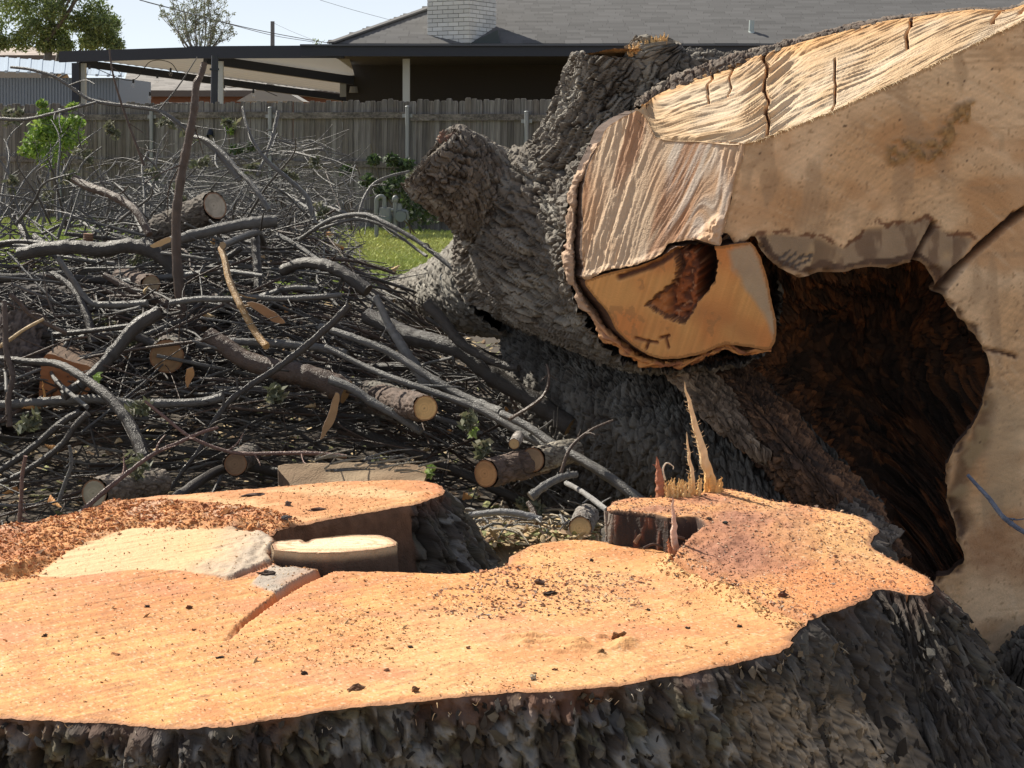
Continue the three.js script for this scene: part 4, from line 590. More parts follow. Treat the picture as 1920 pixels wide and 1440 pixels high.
// sawdust grains and chips lying on the cut
const chip = (k) => { const g = new THREE.TetrahedronGeometry(1, 1), p = g.attributes.position; for (let i = 0; i < p.count; i++) { const x = p.getX(i), y = p.getY(i), z = p.getZ(i), n = 0.6 + 0.8 * h3(Math.round(x * 9) + k * 7, Math.round(y * 9), Math.round(z * 9)); p.setXYZ(i, x * n, y * n * 0.5, z * n * 0.7); } g.computeVertexNormals(); return g; };
{
  const N = 26000, m = new THREE.InstancedMesh(chip(1), M.grain, N), q = new THREE.Matrix4(), e = new THREE.Euler(), c = new THREE.Color(); let k = 0;
  const bb = [-1.1, 0.75, -3.7, -2.15];
  while (k < N) {
    const a = rr(bb[0], bb[1]), b = rr(bb[2], bb[3]); if (!inPoly(outline, a, b)) continue;
    const dust = sdP(R.dust, a, b) > -0.02, lit = sdP(R.litter, a, b) > 0.03 - 0.3 * fb(a * 9, b * 12, 27, 3) * fb(a * 30, b * 30, 28, 2), st = segD(R.step, a, b) < 0.03 && segD.t > 0.5, pl = inPoly(R.stepSide, a, b), slab = inPoly(R.slab, a, b);
    const dens = slab ? 0.06 : dust ? 1 : lit ? 0.9 : st ? 1 : pl ? 0.75 : 0.05 + 0.55 * ss(0.42, 0.66, fb(a * 4, b * 4, 19, 3)) * ss(-0.85, -0.05, a); if (rnd() > (lit && !dust ? 0.55 : dens)) continue;
    let s = 0.0006 + 0.0018 * Math.pow(rnd(), 3.5); if (dust) s *= 1.9; else if (lit || st) s *= 1.5; if (rnd() < 0.012) s *= 2.2;
    const h = stumpTop(a, b, 1).h; q.makeRotationFromEuler(e.set(rr(-0.5, 0.5), rr(0, 7), rr(-0.5, 0.5))); q.scale(V(s * rr(0.7, 2.2), s, s)); q.setPosition(a, SY + h + s * 0.3, b); m.setMatrixAt(k, q);
    const t = rnd(), col = dust ? (t < 0.6 ? [0.47, 0.19, 0.06] : t < 0.85 ? [0.32, 0.1, 0.035] : [0.58, 0.36, 0.21]) : lit || pl ? (t < 0.3 ? [0.16, 0.08, 0.05] : t < 0.75 ? [0.42, 0.19, 0.1] : [0.62, 0.44, 0.3]) : (t < 0.55 ? [0.42, 0.2, 0.075] : t < 0.63 ? [0.14, 0.08, 0.05] : [0.66, 0.42, 0.2]), v = rr(0.7, 1.2);
    m.setColorAt(k, c.setRGB(col[0] * v, col[1] * v, col[2] * v)); k++;
  }
  m.name = 'sawdust'; m.castShadow = m.receiveShadow = true; scene.add(m); tag(m, 'orange sawdust grains and crumbs scattered over the stump top', 'sawdust', null, 'stuff');
}
// single chips and crumbs that can be picked out
{
  const chipThing = (name, label, cat, x, y, s, c, shape = [1, 0.4, 0.6], plat = false, grp = null) => { const q = plat ? SP(x, y) : S(x, y), h = stumpTop(q[0], q[1], 1).h, g = new THREE.IcosahedronGeometry(1, 1), p = g.attributes.position, k = x * 3 + y; for (let i = 0; i < p.count; i++) { const v = V(p.getX(i), p.getY(i), p.getZ(i)), n = 0.25 + 0.85 * h3(Math.round(v.x * 9) + k, Math.round(v.y * 9), Math.round(v.z * 9)); p.setXYZ(i, v.x * n * s * shape[0], v.y * n * s * shape[1], v.z * n * s * shape[2]); } g.computeVertexNormals(); paint(g, c, 0.5, k); g.rotateY(rr(-0.5, 0.5)); const o = mesh(name, g, M.rot); o.position.set(q[0], SY + h + s * shape[1] * 0.35, q[1]); tag(o, label, cat, grp); return o; };
  const dk = [0.09, 0.06, 0.045], rb = [0.3, 0.12, 0.06], pl = [0.72, 0.56, 0.4], gy = [0.2, 0.18, 0.17];
  chipThing('bark_chip', 'dark bark chip lying on the grey plank beside the crack', 'bark chip', 500, 1079, 0.018, dk, [1.3, 0.35, 0.4]);
  chipThing('bark_chip', 'grey bark chip on the sawdust near the upper root edge', 'bark chip', 541, 949, 0.012, gy, [1, 0.7, 0.7]);
  chipThing('bark_chip', 'long dark bark strip by the inner edge of the upper root', 'bark chip', 592, 958, 0.02, [0.15, 0.08, 0.06], [1.3, 0.25, 0.4]);
  chipThing('bark_chip', 'dark flat chip on the back rim of the sawdusty root', 'bark chip', 470, 929, 0.022, [0.16, 0.1, 0.08], [1.6, 0.15, 0.5]);
  chipThing('bark_chip', 'small grey chip wedged at the inner end of the upper root', 'bark chip', 536, 985, 0.012, gy, [1.2, 0.5, 0.6]);
  chipThing('wood_chip', 'pale round wood chip near the front rim of the stump', 'wood chip', 1000, 1274, 0.0075, [0.86, 0.72, 0.5], [1, 0.8, 0.8]);
  chipThing('wood_chip', 'white sliver of wood on the speckled middle of the stump', 'wood chip', 915, 1152, 0.01, [0.8, 0.74, 0.66], [1.2, 0.15, 0.3]);
  chipThing('bark_chip', 'long dark chip in the litter patch behind the stump middle', 'bark chip', 1033, 1113, 0.014, dk, [1.2, 0.35, 0.5]);
  chipThing('bark_chip', 'dark brown clump at the right of the litter patch', 'bark chip', 1012, 1094, 0.013, [0.17, 0.09, 0.06], [1, 0.6, 0.6]);
  chipThing('bark_chip', 'blackish lump on the raised cut above its reddish patch', 'bark chip', 1359, 982, 0.008, [0.07, 0.08, 0.07], [1, 0.5, 0.6], true);
  chipThing('bark_chip', 'small dark lump beside the raised cut pit', 'bark chip', 1330, 973, 0.007, dk, [1, 0.5, 0.7], true);
  chipThing('bark_chip', 'lone dark chip on smooth wood left of the short splinter', 'bark chip', 1109, 1053, 0.006, dk, [1, 0.7, 0.7]);
  chipThing('sawdust_clump', 'brown sawdust clump at the right end of the crumb line', 'clump', 1160, 1196, 0.0112, [0.4, 0.2, 0.08], [1.6, 0.7, 0.6]);
  chipThing('sawdust_clump', 'orange sawdust clump below the crumb line', 'clump', 1128, 1226, 0.0087, [0.55, 0.3, 0.12], [1, 0.6, 0.7]);
  chipThing('sawdust_clump', 'dark pith clump in the step line near the right corner', 'clump', 1468, 1134, 0.011, [0.26, 0.1, 0.06], [1, 0.9, 0.8]);
  chipThing('sawdust_clump', 'rust brown clump on the front rim left of the middle', 'clump', 780, 1297, 0.0074, [0.42, 0.2, 0.09], [1.2, 0.8, 0.7]);
  chipThing('wood_chip', 'curled red brown chip at the front rim left of the rust clump', 'wood chip', 668, 1293, 0.011, [0.3, 0.15, 0.08], [1.3, 0.6, 0.5]);
  chipThing('wood_chip', 'reddish flake on the left part of the cut', 'wood chip', 215, 1225, 0.009, [0.6, 0.25, 0.1], [1.4, 0.2, 0.6]);
  chipThing('bark_chip', 'dark flake on the left half between crack and front rim', 'bark chip', 412, 1232, 0.007, dk, [1.3, 0.35, 0.6]);
  for (const [x, y, s] of [[84, 1193, 0.007], [355, 1140, 0.008], [363, 1181, 0.006], [275, 1138, 0.007], [570, 1263, 0.008], [725, 1257, 0.007], [878, 1216, 0.006], [770, 1213, 0.007], [1290, 1178, 0.007], [1215, 1143, 0.006], [1040, 1257, 0.006], [1385, 1175, 0.007]]) chipThing('wood_chip', 'tiny dark crumb lying alone on the orange sawn stump top', 'wood chip', x, y, s * 0.8, rnd() < 0.5 ? dk : rb, [1.1, 0.6, 0.7], false, 'tiny crumbs on the stump top');
  void pl;
}

// ---------------------------------------------------------------- the felled trunk at the right
const ray = (x, y) => V((x - CX) / F, -(y - HY) / F, -1);
const onPl = (x, y, p0, n) => { const r = ray(x, y), o = V(0, CAMH, 0), t = p0.clone().sub(o).dot(n) / r.dot(n); return o.addScaledVector(r, t); };
const trunk = group('felled_trunk', 0.9, 0, -4.8); tag(trunk, 'huge felled hollow trunk with sawn end, lying behind the stump at right', 'tree trunk');
const lb = { plate: [0.165, 0.145, 0.122], crack: [0.045, 0.032, 0.024], lichen: [0.33, 0.31, 0.27] };
const nMain = V(0.22, 0.06, 0.97).normalize(), pMain = P(1395, 270, 4.15);
const mainAt0 = (x, y) => onPl(x, y, pMain, nMain), edgeLow = mainAt0(1352, 452), leftP = P(1086, 400, -mainAt0(1086, 400).z + 0.4);
const nUp = edgeLow.clone().sub(pMain).cross(leftP.clone().sub(pMain)).normalize(); if (nUp.z < 0) nUp.negate();
const mainAt = (x, y) => onPl(x, y, pMain, nMain), upAt = (x, y) => onPl(x, y, pMain, nUp);
// a cut face: outline in pixels on a plane, filled and coloured in the plane's own metres
function facePart(name, pxs, p0, n, step, jit, fn, mat = M.wood, thick = 0.1, parent = trunk, sideC = [0.3, 0.15, 0.07], back = null) {
  const e1 = V(n.z, 0, -n.x).normalize(), e2 = V(0, 0, 0).crossVectors(n, e1), q = (p) => { const d = p.clone().sub(p0); return [d.dot(e1), d.dot(e2)]; }, at = (x, y) => q(onPl(x, y, p0, n));
  const poly = smoothPoly(pxs.map((p) => at(...p)), step * 0.9, jit, pxs.length), toW = (a, b, h) => p0.clone().addScaledVector(e1, a).addScaledVector(e2, b).addScaledVector(n, h);
  const F_ = fn(at); const g = sheet(poly, step, toW, F_), o = part(name, g, mat, parent);
  if (thick) { // the sides behind the rim
    const m = poly.length, K = 8, pos = new Float32Array((m + 1) * (K + 1) * 3), uv = new Float32Array((m + 1) * (K + 1) * 2), col = new Float32Array((m + 1) * (K + 1) * 3), idx = [];
    for (let i = 0; i <= m; i++) { const p = poly[i % m], h = F_(p[0], p[1], 0).h; for (let j = 0; j <= K; j++) { const w = back ? toW(p[0], p[1], h).addScaledVector(back, thick * j / K) : toW(p[0], p[1], h - thick * j / K), k = i * (K + 1) + j; pos.set([w.x, w.y, w.z], k * 3); uv.set([i * step, thick * j / K], k * 2); col.set(sc(sideC, 0.7 + 0.6 * h3(i >> 1, j, 3)), k * 3); } }
    for (let i = 0; i < m; i++) for (let j = 0; j < K; j++) { const a = i * (K + 1) + j, b = a + K + 1; idx.push(a, b, b + 1, a, b + 1, a + 1); }
    const s = geoFrom(pos, uv, col, new Uint32Array(idx)); let t = V(0, 0, 0); for (let z = o; z && z !== scene; z = z.parent) t.add(z.position); s.translate(-t.x, -t.y, -t.z); mesh('edge', s, mat, o);
  }
  return o;
}
// big sawn face with stains, cracks and the mouth of the hollow
const mouth = [[1752, 1092], [1790, 1072], [1809, 1048], [1797, 1010], [1795, 985], [1780, 945], [1776, 868], [1800, 830], [1828, 795], [1846, 750], [1856, 690], [1838, 640], [1800, 594], [1766, 548], [1742, 505], [1718, 488], [1670, 502], [1620, 500], [1582, 512], [1536, 510], [1503, 520], [1462, 502], [1430, 470], [1415, 440]];
facePart('sawn_end', [[1395, 271], [1440, 254], [1500, 232], [1560, 209], [1640, 172], [1720, 135], [1800, 96], [1860, 67], [1920, 38], [2060, -30], [2300, 60], [2430, 400], [2430, 800], [2330, 1060], [2150, 1215], [2000, 1262], [1900, 1258], [1872, 1248], [1850, 1222], [1800, 1150], ...mouth, [1400, 452], [1380, 462], [1368, 440], [1352, 430], [1372, 370]], pMain, nMain, 0.0055, 0.004, (at) => {
  const L = (a) => a.map((p) => at(...p));
  const line = L([[1368, 440], [1380, 461], [1400, 452], [1420, 438], [1450, 434], [1475, 432], [1500, 442], [1540, 441], [1565, 455], [1582, 463], [1600, 450], [1615, 442], [1625, 420], [1645, 413], [1660, 422], [1690, 415], [1712, 420], [1742, 402], [1752, 420], [1780, 440], [1820, 438], [1828, 450]]);
  const zone = L([[1415, 440], [1450, 434], [1540, 441], [1582, 463], [1625, 425], [1660, 420], [1742, 402], [1770, 430], [1830, 445], [1800, 500], [1760, 560], [1700, 520], [1560, 530], [1440, 500]]);
  const crackA = L([[1925, 392], [1880, 425], [1830, 470], [1790, 510], [1762, 545]]), crackB = L([[1752, 420], [1735, 450], [1716, 488]]), crackC = L([[1900, 400], [1868, 440]]);
  const low = L([[1842, 690], [1900, 720], [1935, 760], [1930, 960], [1820, 990]]), rotL = L([[1850, 760], [1840, 800], [1838, 830], [1812, 860], [1802, 900], [1790, 940], [1810, 975]]), red = L([[1800, 1000], [1860, 985], [1925, 960], [1925, 1090], [1850, 1080], [1815, 1060]]);
  const clump = L([[1660, 270], [1690, 258], [1720, 268], [1745, 262], [1790, 200], [1825, 190], [1815, 230], [1780, 265], [1755, 305], [1710, 300], [1665, 308]]), crackD = L([[1845, 655], [1875, 660], [1905, 668]]), mou = L(mouth), hatch = [[1462, 486, 1482, 470], [1472, 492, 1494, 474], [1482, 496, 1508, 478], [1492, 500, 1520, 486], [1502, 484, 1524, 478]].map(([x, y, X, Y]) => L([[x, y], [X, Y]]));
  return (a, b, ed) => {
    const n = fb(a * 6, b * 6, 50, 3), n2 = fb(a * 26, b * 26, 51, 3), arc = fb((b + a * 0.35) * 160, a * 4, 52, 2), ring = fb(Math.hypot(a - 0.55, b + 0.35) * 70, 3, 53, 2);
    let c = mx([0.74, 0.51, 0.31], [0.63, 0.385, 0.2], ss(0.3, 0.7, n)); c = mx(c, [0.8, 0.6, 0.39], 0.6 * ss(0.5, 0.75, fb(a * 2.5, b * 2.5, 54, 2))); const fine = h3(Math.floor(a * 300), Math.floor(b * 300), 4), arc2 = fb((b * 0.9 - a * 0.5) * 320, a * 7, 59, 2); c = sc(c, 0.7 + 0.3 * arc + 0.26 * arc2 + 0.3 * (ring - 0.5) + 0.08 * fine); c = mx(c, [0.5, 0.25, 0.1], 0.6 * ss(0.5, 0.66, fb(a * 4, b * 7, 66, 4))); c = mx(c, [0.4, 0.26, 0.15], 0.55 * ss(0.56, 0.66, fb(a * 16, b * 5, 64, 4))); { const s1 = vn((b * 0.92 - a * 0.4 + 0.25 * a * a) * 120 + n, a * 2.5, 47), s2 = vn(Math.hypot(a + 0.5, b + 1.6) * 170, (a - b) * 3, 48), rk = Math.sin(Math.hypot(a - 0.6, b + 0.3) * 420 + 7 * n); c = mx(c, [0.42, 0.26, 0.14], 0.5 * ss(0.66, 0.84, s1) * ss(0.35, 0.6, n2)); c = mx(c, [0.84, 0.66, 0.46], 0.22 * ss(0.72, 0.86, s2) * ss(0.4, 0.6, n2)); c = sc(c, 1 - 0.09 * ss(0.3, 1, rk) * ss(0.4, 0.6, n)); } if (vn(a * 220, b * 160, 8) > 0.88) c = mx(c, [0.3, 0.17, 0.08], 0.6);
    let h = 0.0016 * (arc - 0.5) + 0.004 * (n - 0.5);
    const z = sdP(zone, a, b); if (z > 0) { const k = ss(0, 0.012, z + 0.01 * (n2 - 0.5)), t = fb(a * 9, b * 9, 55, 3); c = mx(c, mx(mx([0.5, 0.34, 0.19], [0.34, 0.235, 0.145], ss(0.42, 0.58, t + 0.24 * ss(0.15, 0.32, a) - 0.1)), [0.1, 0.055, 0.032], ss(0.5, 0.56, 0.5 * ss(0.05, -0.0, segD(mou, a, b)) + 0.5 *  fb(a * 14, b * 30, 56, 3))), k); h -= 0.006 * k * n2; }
    if (z > 0) { c = mx(c, [0.15, 0.085, 0.05], 0.7 * ss(0.5, 0.62, fb(a * 30, b * 11, 76, 4)) * ss(0, 0.02, z)); c = sc(c, 0.8 + 0.4 * n2); }
    if (z > 0) for (const t of hatch) if (segD(t, a, b) < 0.0035) { c = [0.11, 0.085, 0.07]; h -= 0.003; }
    const dl = segD(line, a, b); if (dl < 0.02) { const k = 1 - ss(0.004, 0.007, dl + 0.022 * (fb(a * 60, b * 60, 67, 3) - 0.42)); c = mx(c, mx([0.2, 0.08, 0.035], [0.12, 0.05, 0.025], n2), k * 0.9); h -= 0.002 * k; }
    for (const [P_, w, dep] of [[crackA, 0.011, 0.05], [crackB, 0.008, 0.03], [crackC, 0.005, 0.02], [crackD, 0.005, 0.012]]) { const d = segD(P_, a, b); if (d < w * 2) { const k = 1 - ss(w * 0.4, w * 1.3, d + w * (n2 - 0.5)); h -= dep * k; c = mx(c, [0.1, 0.05, 0.03], k); } }
    const lo = sdP(low, a, b); if (lo > 0) { const k = ss(0, 0.05, lo); c = mx(c, sc(mx([0.5, 0.38, 0.24], [0.42, 0.3, 0.18], n2), 0.95), k * 0.5); }
    const dr = segD(rotL, a, b); if (dr < 0.05) { const k = 1 - ss(0.01, 0.045, dr + 0.03 * (n2 - 0.5)); c = mx(c, mx([0.3, 0.21, 0.11], [0.14, 0.075, 0.035], ss(0.4, 0.6, n2)), k * 0.85); h -= 0.014 * k * n2; }
    const re = sdP(red, a, b); if (re > -0.04) c = mx(c, [0.33, 0.14, 0.055], 0.75 * ss(-0.04, 0.05, re + 0.07 * (n2 - 0.5)) * (0.55 + 0.45 * arc));
    const cm = sdP(clump, a, b) + 0.02 * (n2 - 0.5); if (cm > -0.012) { const k = ss(-0.012, 0.01, cm) * ss(0.36, 0.5, fb(a * 60, b * 60, 57, 2)), w = wor(a * 130, b * 130, 6); h += k * (0.004 + 0.012 * fb(a * 50, b * 50, 58, 2) + 0.003 * (0.6 - w.f1)); c = mx(c, sc([0.33, 0.19, 0.075], 0.65 + 0.7 * w.id), k); }
    const sp = wor(a * 26, b * 26, 12); if (sp.id > 0.93 && sp.f1 < 0.13 * fract(sp.id * 71)) { c = [0.1, 0.055, 0.03]; }
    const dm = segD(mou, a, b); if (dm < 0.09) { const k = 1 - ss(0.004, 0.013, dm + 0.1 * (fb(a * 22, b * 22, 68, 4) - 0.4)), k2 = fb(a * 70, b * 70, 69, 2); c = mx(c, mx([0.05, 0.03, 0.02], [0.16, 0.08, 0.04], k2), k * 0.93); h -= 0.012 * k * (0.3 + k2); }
    if (ed < 0.008) c = mx(c, [0.35, 0.2, 0.09], 0.5);
    O.h = h; O.c = c; return O;
  };
}, M.wood, 0.05, trunk, [0.1, 0.055, 0.035], V(0.25, 0, -1));
// rough left cut that the low sun grazes, and the smooth cut below it
const ridgeL = upAt(1088, 524), ridgeR = upAt(1350, 440), botP = P(1262, 680, -upAt(1215, 470).z + 0.035), nLow = ridgeR.clone().sub(ridgeL).cross(botP.clone().sub(ridgeL)).normalize(); if (nLow.z < 0) nLow.negate();
facePart('rough_sawn_cut', [[1396, 270], [1310, 266], [1232, 258], [1214, 226], [1196, 208], [1164, 222], [1136, 242], [1118, 280], [1100, 320], [1092, 370], [1093, 420], [1091, 470], [1097, 524], [1140, 508], [1200, 496], [1240, 478], [1255, 455], [1310, 450], [1352, 462], [1362, 420], [1378, 340]], pMain, nUp, 0.0036, 0.003, (at) => {
  const lowE = [[1090, 522], [1140, 507], [1200, 495], [1240, 477]].map((p) => at(...p)), tuft = [[1352, 440], [1330, 448], [1318, 456], [1345, 425]].map((p) => at(...p)), cen = at(1040, 380);
  return (a, b, ed) => {
    const bend = fb(a * 3, b * 3, 68, 2) - 0.5, ang = a - b * (0.12 + 0.34 * ss(-0.36, -0.22, a) * (1 - ss(-0.12, -0.05, a))) + 0.05 * bend, n = fb(a * 8, b * 5, 60, 3), r1 = fb(ang * 95 + 1.5 * bend, b * 6, 61, 3), r2 = fb(ang * 260, b * 26, 62, 2), str = ss(0.4, 0.62, fb(a * 9 + b * 3, b * 2.2, 63, 2));
    const rad = Math.hypot(a - cen[0], b - cen[1]), fan = 1 - ss(0.1, 0.2, rad + 0.03 * (n - 0.5)), arcs = fb(rad * 130, Math.atan2(b - cen[1], a - cen[0]) * 2, 64, 2);
    const amp = (0.35 + 0.9 * ss(0.35, 0.65, fb(a * 14, b * 7, 69, 3))); let h = (0.011 * (r1 - 0.5) + 0.006 * (r2 - 0.5)) * (1 - 0.6 * str) * amp + 0.008 * (n - 0.5); h = mix(h, 0.007 * (arcs - 0.5), fan * 0.8);
    let c = mx([0.58, 0.42, 0.28], [0.5, 0.3, 0.17], ss(0.35, 0.65, n)); c = mx(c, [0.36, 0.16, 0.075], 0.75 * ss(0.05, 0.3, a + 0.42) * 0 + 0.7 * ss(0.5, 0.68, fb(ang * 14, b * 3, 65, 3))); c = mx(c, [0.64, 0.56, 0.47], 0.7 * str * ss(0.4, 0.6, r1)); c = sc(c, 0.86 + 0.28 * r2);
    const dl = segD(lowE, a, b); if (dl < 0.02) { const k = 1 - dl / 0.02; h += 0.012 * k * fb(a * 90, b * 90, 66, 2); c = mx(c, [0.6, 0.44, 0.3], k * 0.8); }
    const dt = segD(tuft, a, b); if (dt < 0.035) { const k = 1 - dt / 0.035; h += 0.03 * k * fb(a * 80, b * 80, 67, 3); c = mx(c, [0.62, 0.4, 0.24], k); }
    if (ed < 0.006) c = mx(c, [0.4, 0.22, 0.1], 0.6); O.h = h; O.c = c; return O;
  };
}, M.wood, 0.08, trunk, [0.08, 0.045, 0.03], V(-0.3, 0, -1));  // edge coloured dark to paint the shade in the gap beside it
facePart('smooth_cut', [[1097, 527], [1150, 509], [1200, 498], [1242, 480], [1270, 462], [1345, 462], [1372, 458], [1408, 455], [1425, 480], [1438, 520], [1446, 560], [1455, 600], [1454, 640], [1440, 656], [1400, 650], [1360, 646], [1320, 662], [1275, 672], [1228, 671], [1190, 650], [1157, 620], [1137, 582], [1113, 555]], ridgeL, nLow, 0.0036, 0.002, (at) => {
  const L = (a) => a.map((p) => at(...p));
  const rot = L([[1258, 468], [1275, 500], [1262, 530], [1235, 552], [1212, 572], [1240, 590], [1265, 604], [1284, 606], [1300, 580], [1312, 560], [1330, 535], [1345, 490], [1330, 462]]), hole = L([[1268, 470], [1302, 478], [1305, 510], [1298, 560], [1310, 566], [1338, 530], [1346, 490], [1335, 462], [1290, 458]]), lt0 = at(1250, 560), dark = L([[1160, 520], [1200, 508], [1240, 492], [1262, 475]]), grey = L([[1366, 470], [1410, 452], [1440, 540], [1456, 600], [1452, 640], [1440, 600], [1400, 545], [1372, 500]]), t1 = L([[1192, 634], [1212, 640], [1232, 643]]), t2 = L([[1216, 640], [1211, 654]]), t3 = L([[1238, 634], [1254, 630]]), t4 = L([[1248, 634], [1253, 652]]), tr = L([[1300, 580], [1360, 600], [1400, 630]]);
  return (a, b, ed) => {
    const n = fb(a * 8, b * 8, 70, 3), n2 = fb(a * 40, b * 40, 71, 3), gr = fb((a - b * 0.45) * 150, b * 7, 72, 2);
    let c = mx([0.76, 0.39, 0.135], [0.68, 0.27, 0.085], ss(0.3, 0.7, n + 0.6 * (a - 0.25))); c = sc(c, 0.86 + 0.28 * gr); let h = 0.002 * (gr - 0.5);  // warm light bounced off the stump is put into this orange
    if (n2 > 0.62 && n > 0.5) c = mx(c, [0.4, 0.2, 0.08], 0.5); const dt = segD(tr, a, b); if (dt < 0.05) c = mx(c, [0.42, 0.2, 0.08], (1 - dt / 0.05) * 0.6 * gr * 1.4);
    const g = sdP(grey, a, b); if (g > -0.01) c = mx(c, sc([0.46, 0.36, 0.25], 0.9 + 0.2 * n2), ss(-0.01, 0.012, g + 0.015 * (n2 - 0.5)) * 0.9);
    const n4 = fb(a * 90, b * 90, 73, 3), r = sdP(rot, a, b) + 0.016 * (n4 - 0.5); if (r > -0.003) { const k = ss(-0.003, 0.002, r), lt_ = ss(lt0[0] + 0.012, lt0[0] - 0.012, a + 0.02 * (n2 - 0.5)); h -= k * mix(0.03, 0.012, lt_) + k * 0.02 * (n4 - 0.5); c = mx(c, mx(mx([0.34, 0.1, 0.03], [0.12, 0.04, 0.02], ss(0.35, 0.65, n4)), [0.52, 0.2, 0.065], lt_ * 0.8), k); if (r < 0.006) c = mx(c, [0.09, 0.04, 0.025], 0.8); if (vn(a * 120, b * 120, 5) > 0.82) c = mx(c, [0.5, 0.26, 0.14], k * 0.7); }
    const q = sdP(hole, a, b) + 0.014 * (n4 - 0.5); if (q > -0.003) { const k = ss(-0.003, 0.006, q); h -= k * 0.09; c = mx(c, [0.05, 0.025, 0.018], k); }
    const dd = segD(dark, a, b); if (dd < 0.012) { const k = 1 - ss(0.003, 0.011, dd + 0.006 * (n2 - 0.5)); c = mx(c, [0.12, 0.05, 0.03], k); h -= 0.012 * k; }
    for (const t of [t1, t2, t3, t4]) { const d = segD(t, a, b); if (d < 0.006) { const k = 1 - ss(0.002, 0.006, d); c = mx(c, [0.2, 0.08, 0.035], k); h -= 0.008 * k; } }
    if (ed < 0.007) c = mx(c, [0.36, 0.16, 0.05], 0.8); O.h = h; O.c = c; return O;
  };
}, M.wood, 0.14, trunk, [0.1, 0.05, 0.03], V(-0.3, 0, -1));  // dark edge colour stands in for shade in the gap here too
const lowAt = (x, y) => onPl(x, y, ridgeL, nLow);
// inner bark standing off round the left cuts, with a dark gap between
{
  const out = [[1116, 262], [1086, 312], [1066, 360], [1058, 420], [1056, 470], [1062, 520], [1078, 560], [1098, 595], [1125, 632], [1160, 662], [1195, 684], [1240, 691], [1290, 687], [1325, 673], [1360, 660], [1400, 664], [1445, 662]], inn = [[1126, 268], [1098, 318], [1080, 362], [1075, 420], [1072, 470], [1076, 518], [1090, 555], [1112, 588], [1136, 622], [1168, 650], [1200, 673], [1242, 682], [1290, 678], [1322, 664], [1358, 652], [1400, 657], [1446, 657]];
  const W_ = (L, off) => L.map(([x, y]) => (y < 522 ? upAt(x, y) : lowAt(x, y)).add(V(off * 0.2, 0, -off)));
  const g = loft([W_(inn, 0.09), W_(inn, 0.006), W_(out, 0.004), W_(out, 0.05), W_(out.map(([x, y]) => [x - 3, y + 2]), 0.16)], 420, 46, (u, v, s, t) => { const n = fb(u * 40, v * 60, 80, 3), k = fb(u * 9, 2, 81, 2); O.h = 0.02 * (fb(u * 22, v * 30, 84, 3) - 0.5) + 0.008 * (n - 0.5) + 0.012 * (fb(u * 110, v * 90, 83, 3) - 0.5) - 0.012 * ss(0.56, 0.66, fb(u * 34, 3, 85, 2)) * ss(0.2, 0.35, t); const lo = ss(0.35, 0.62, s); O.c = sc(mx(mx([0.52, 0.36, 0.24], [0.34, 0.22, 0.15], n), mx([0.6, 0.25, 0.07], [0.34, 0.12, 0.045], ss(0.4, 0.65, n)), lo), 0.8 + 0.4 * k); if (t > 0.72) O.c = mx(O.c, [0.14, 0.1, 0.08], 0.8); return O; });
  part('inner_bark', g, M.wood, trunk);
}
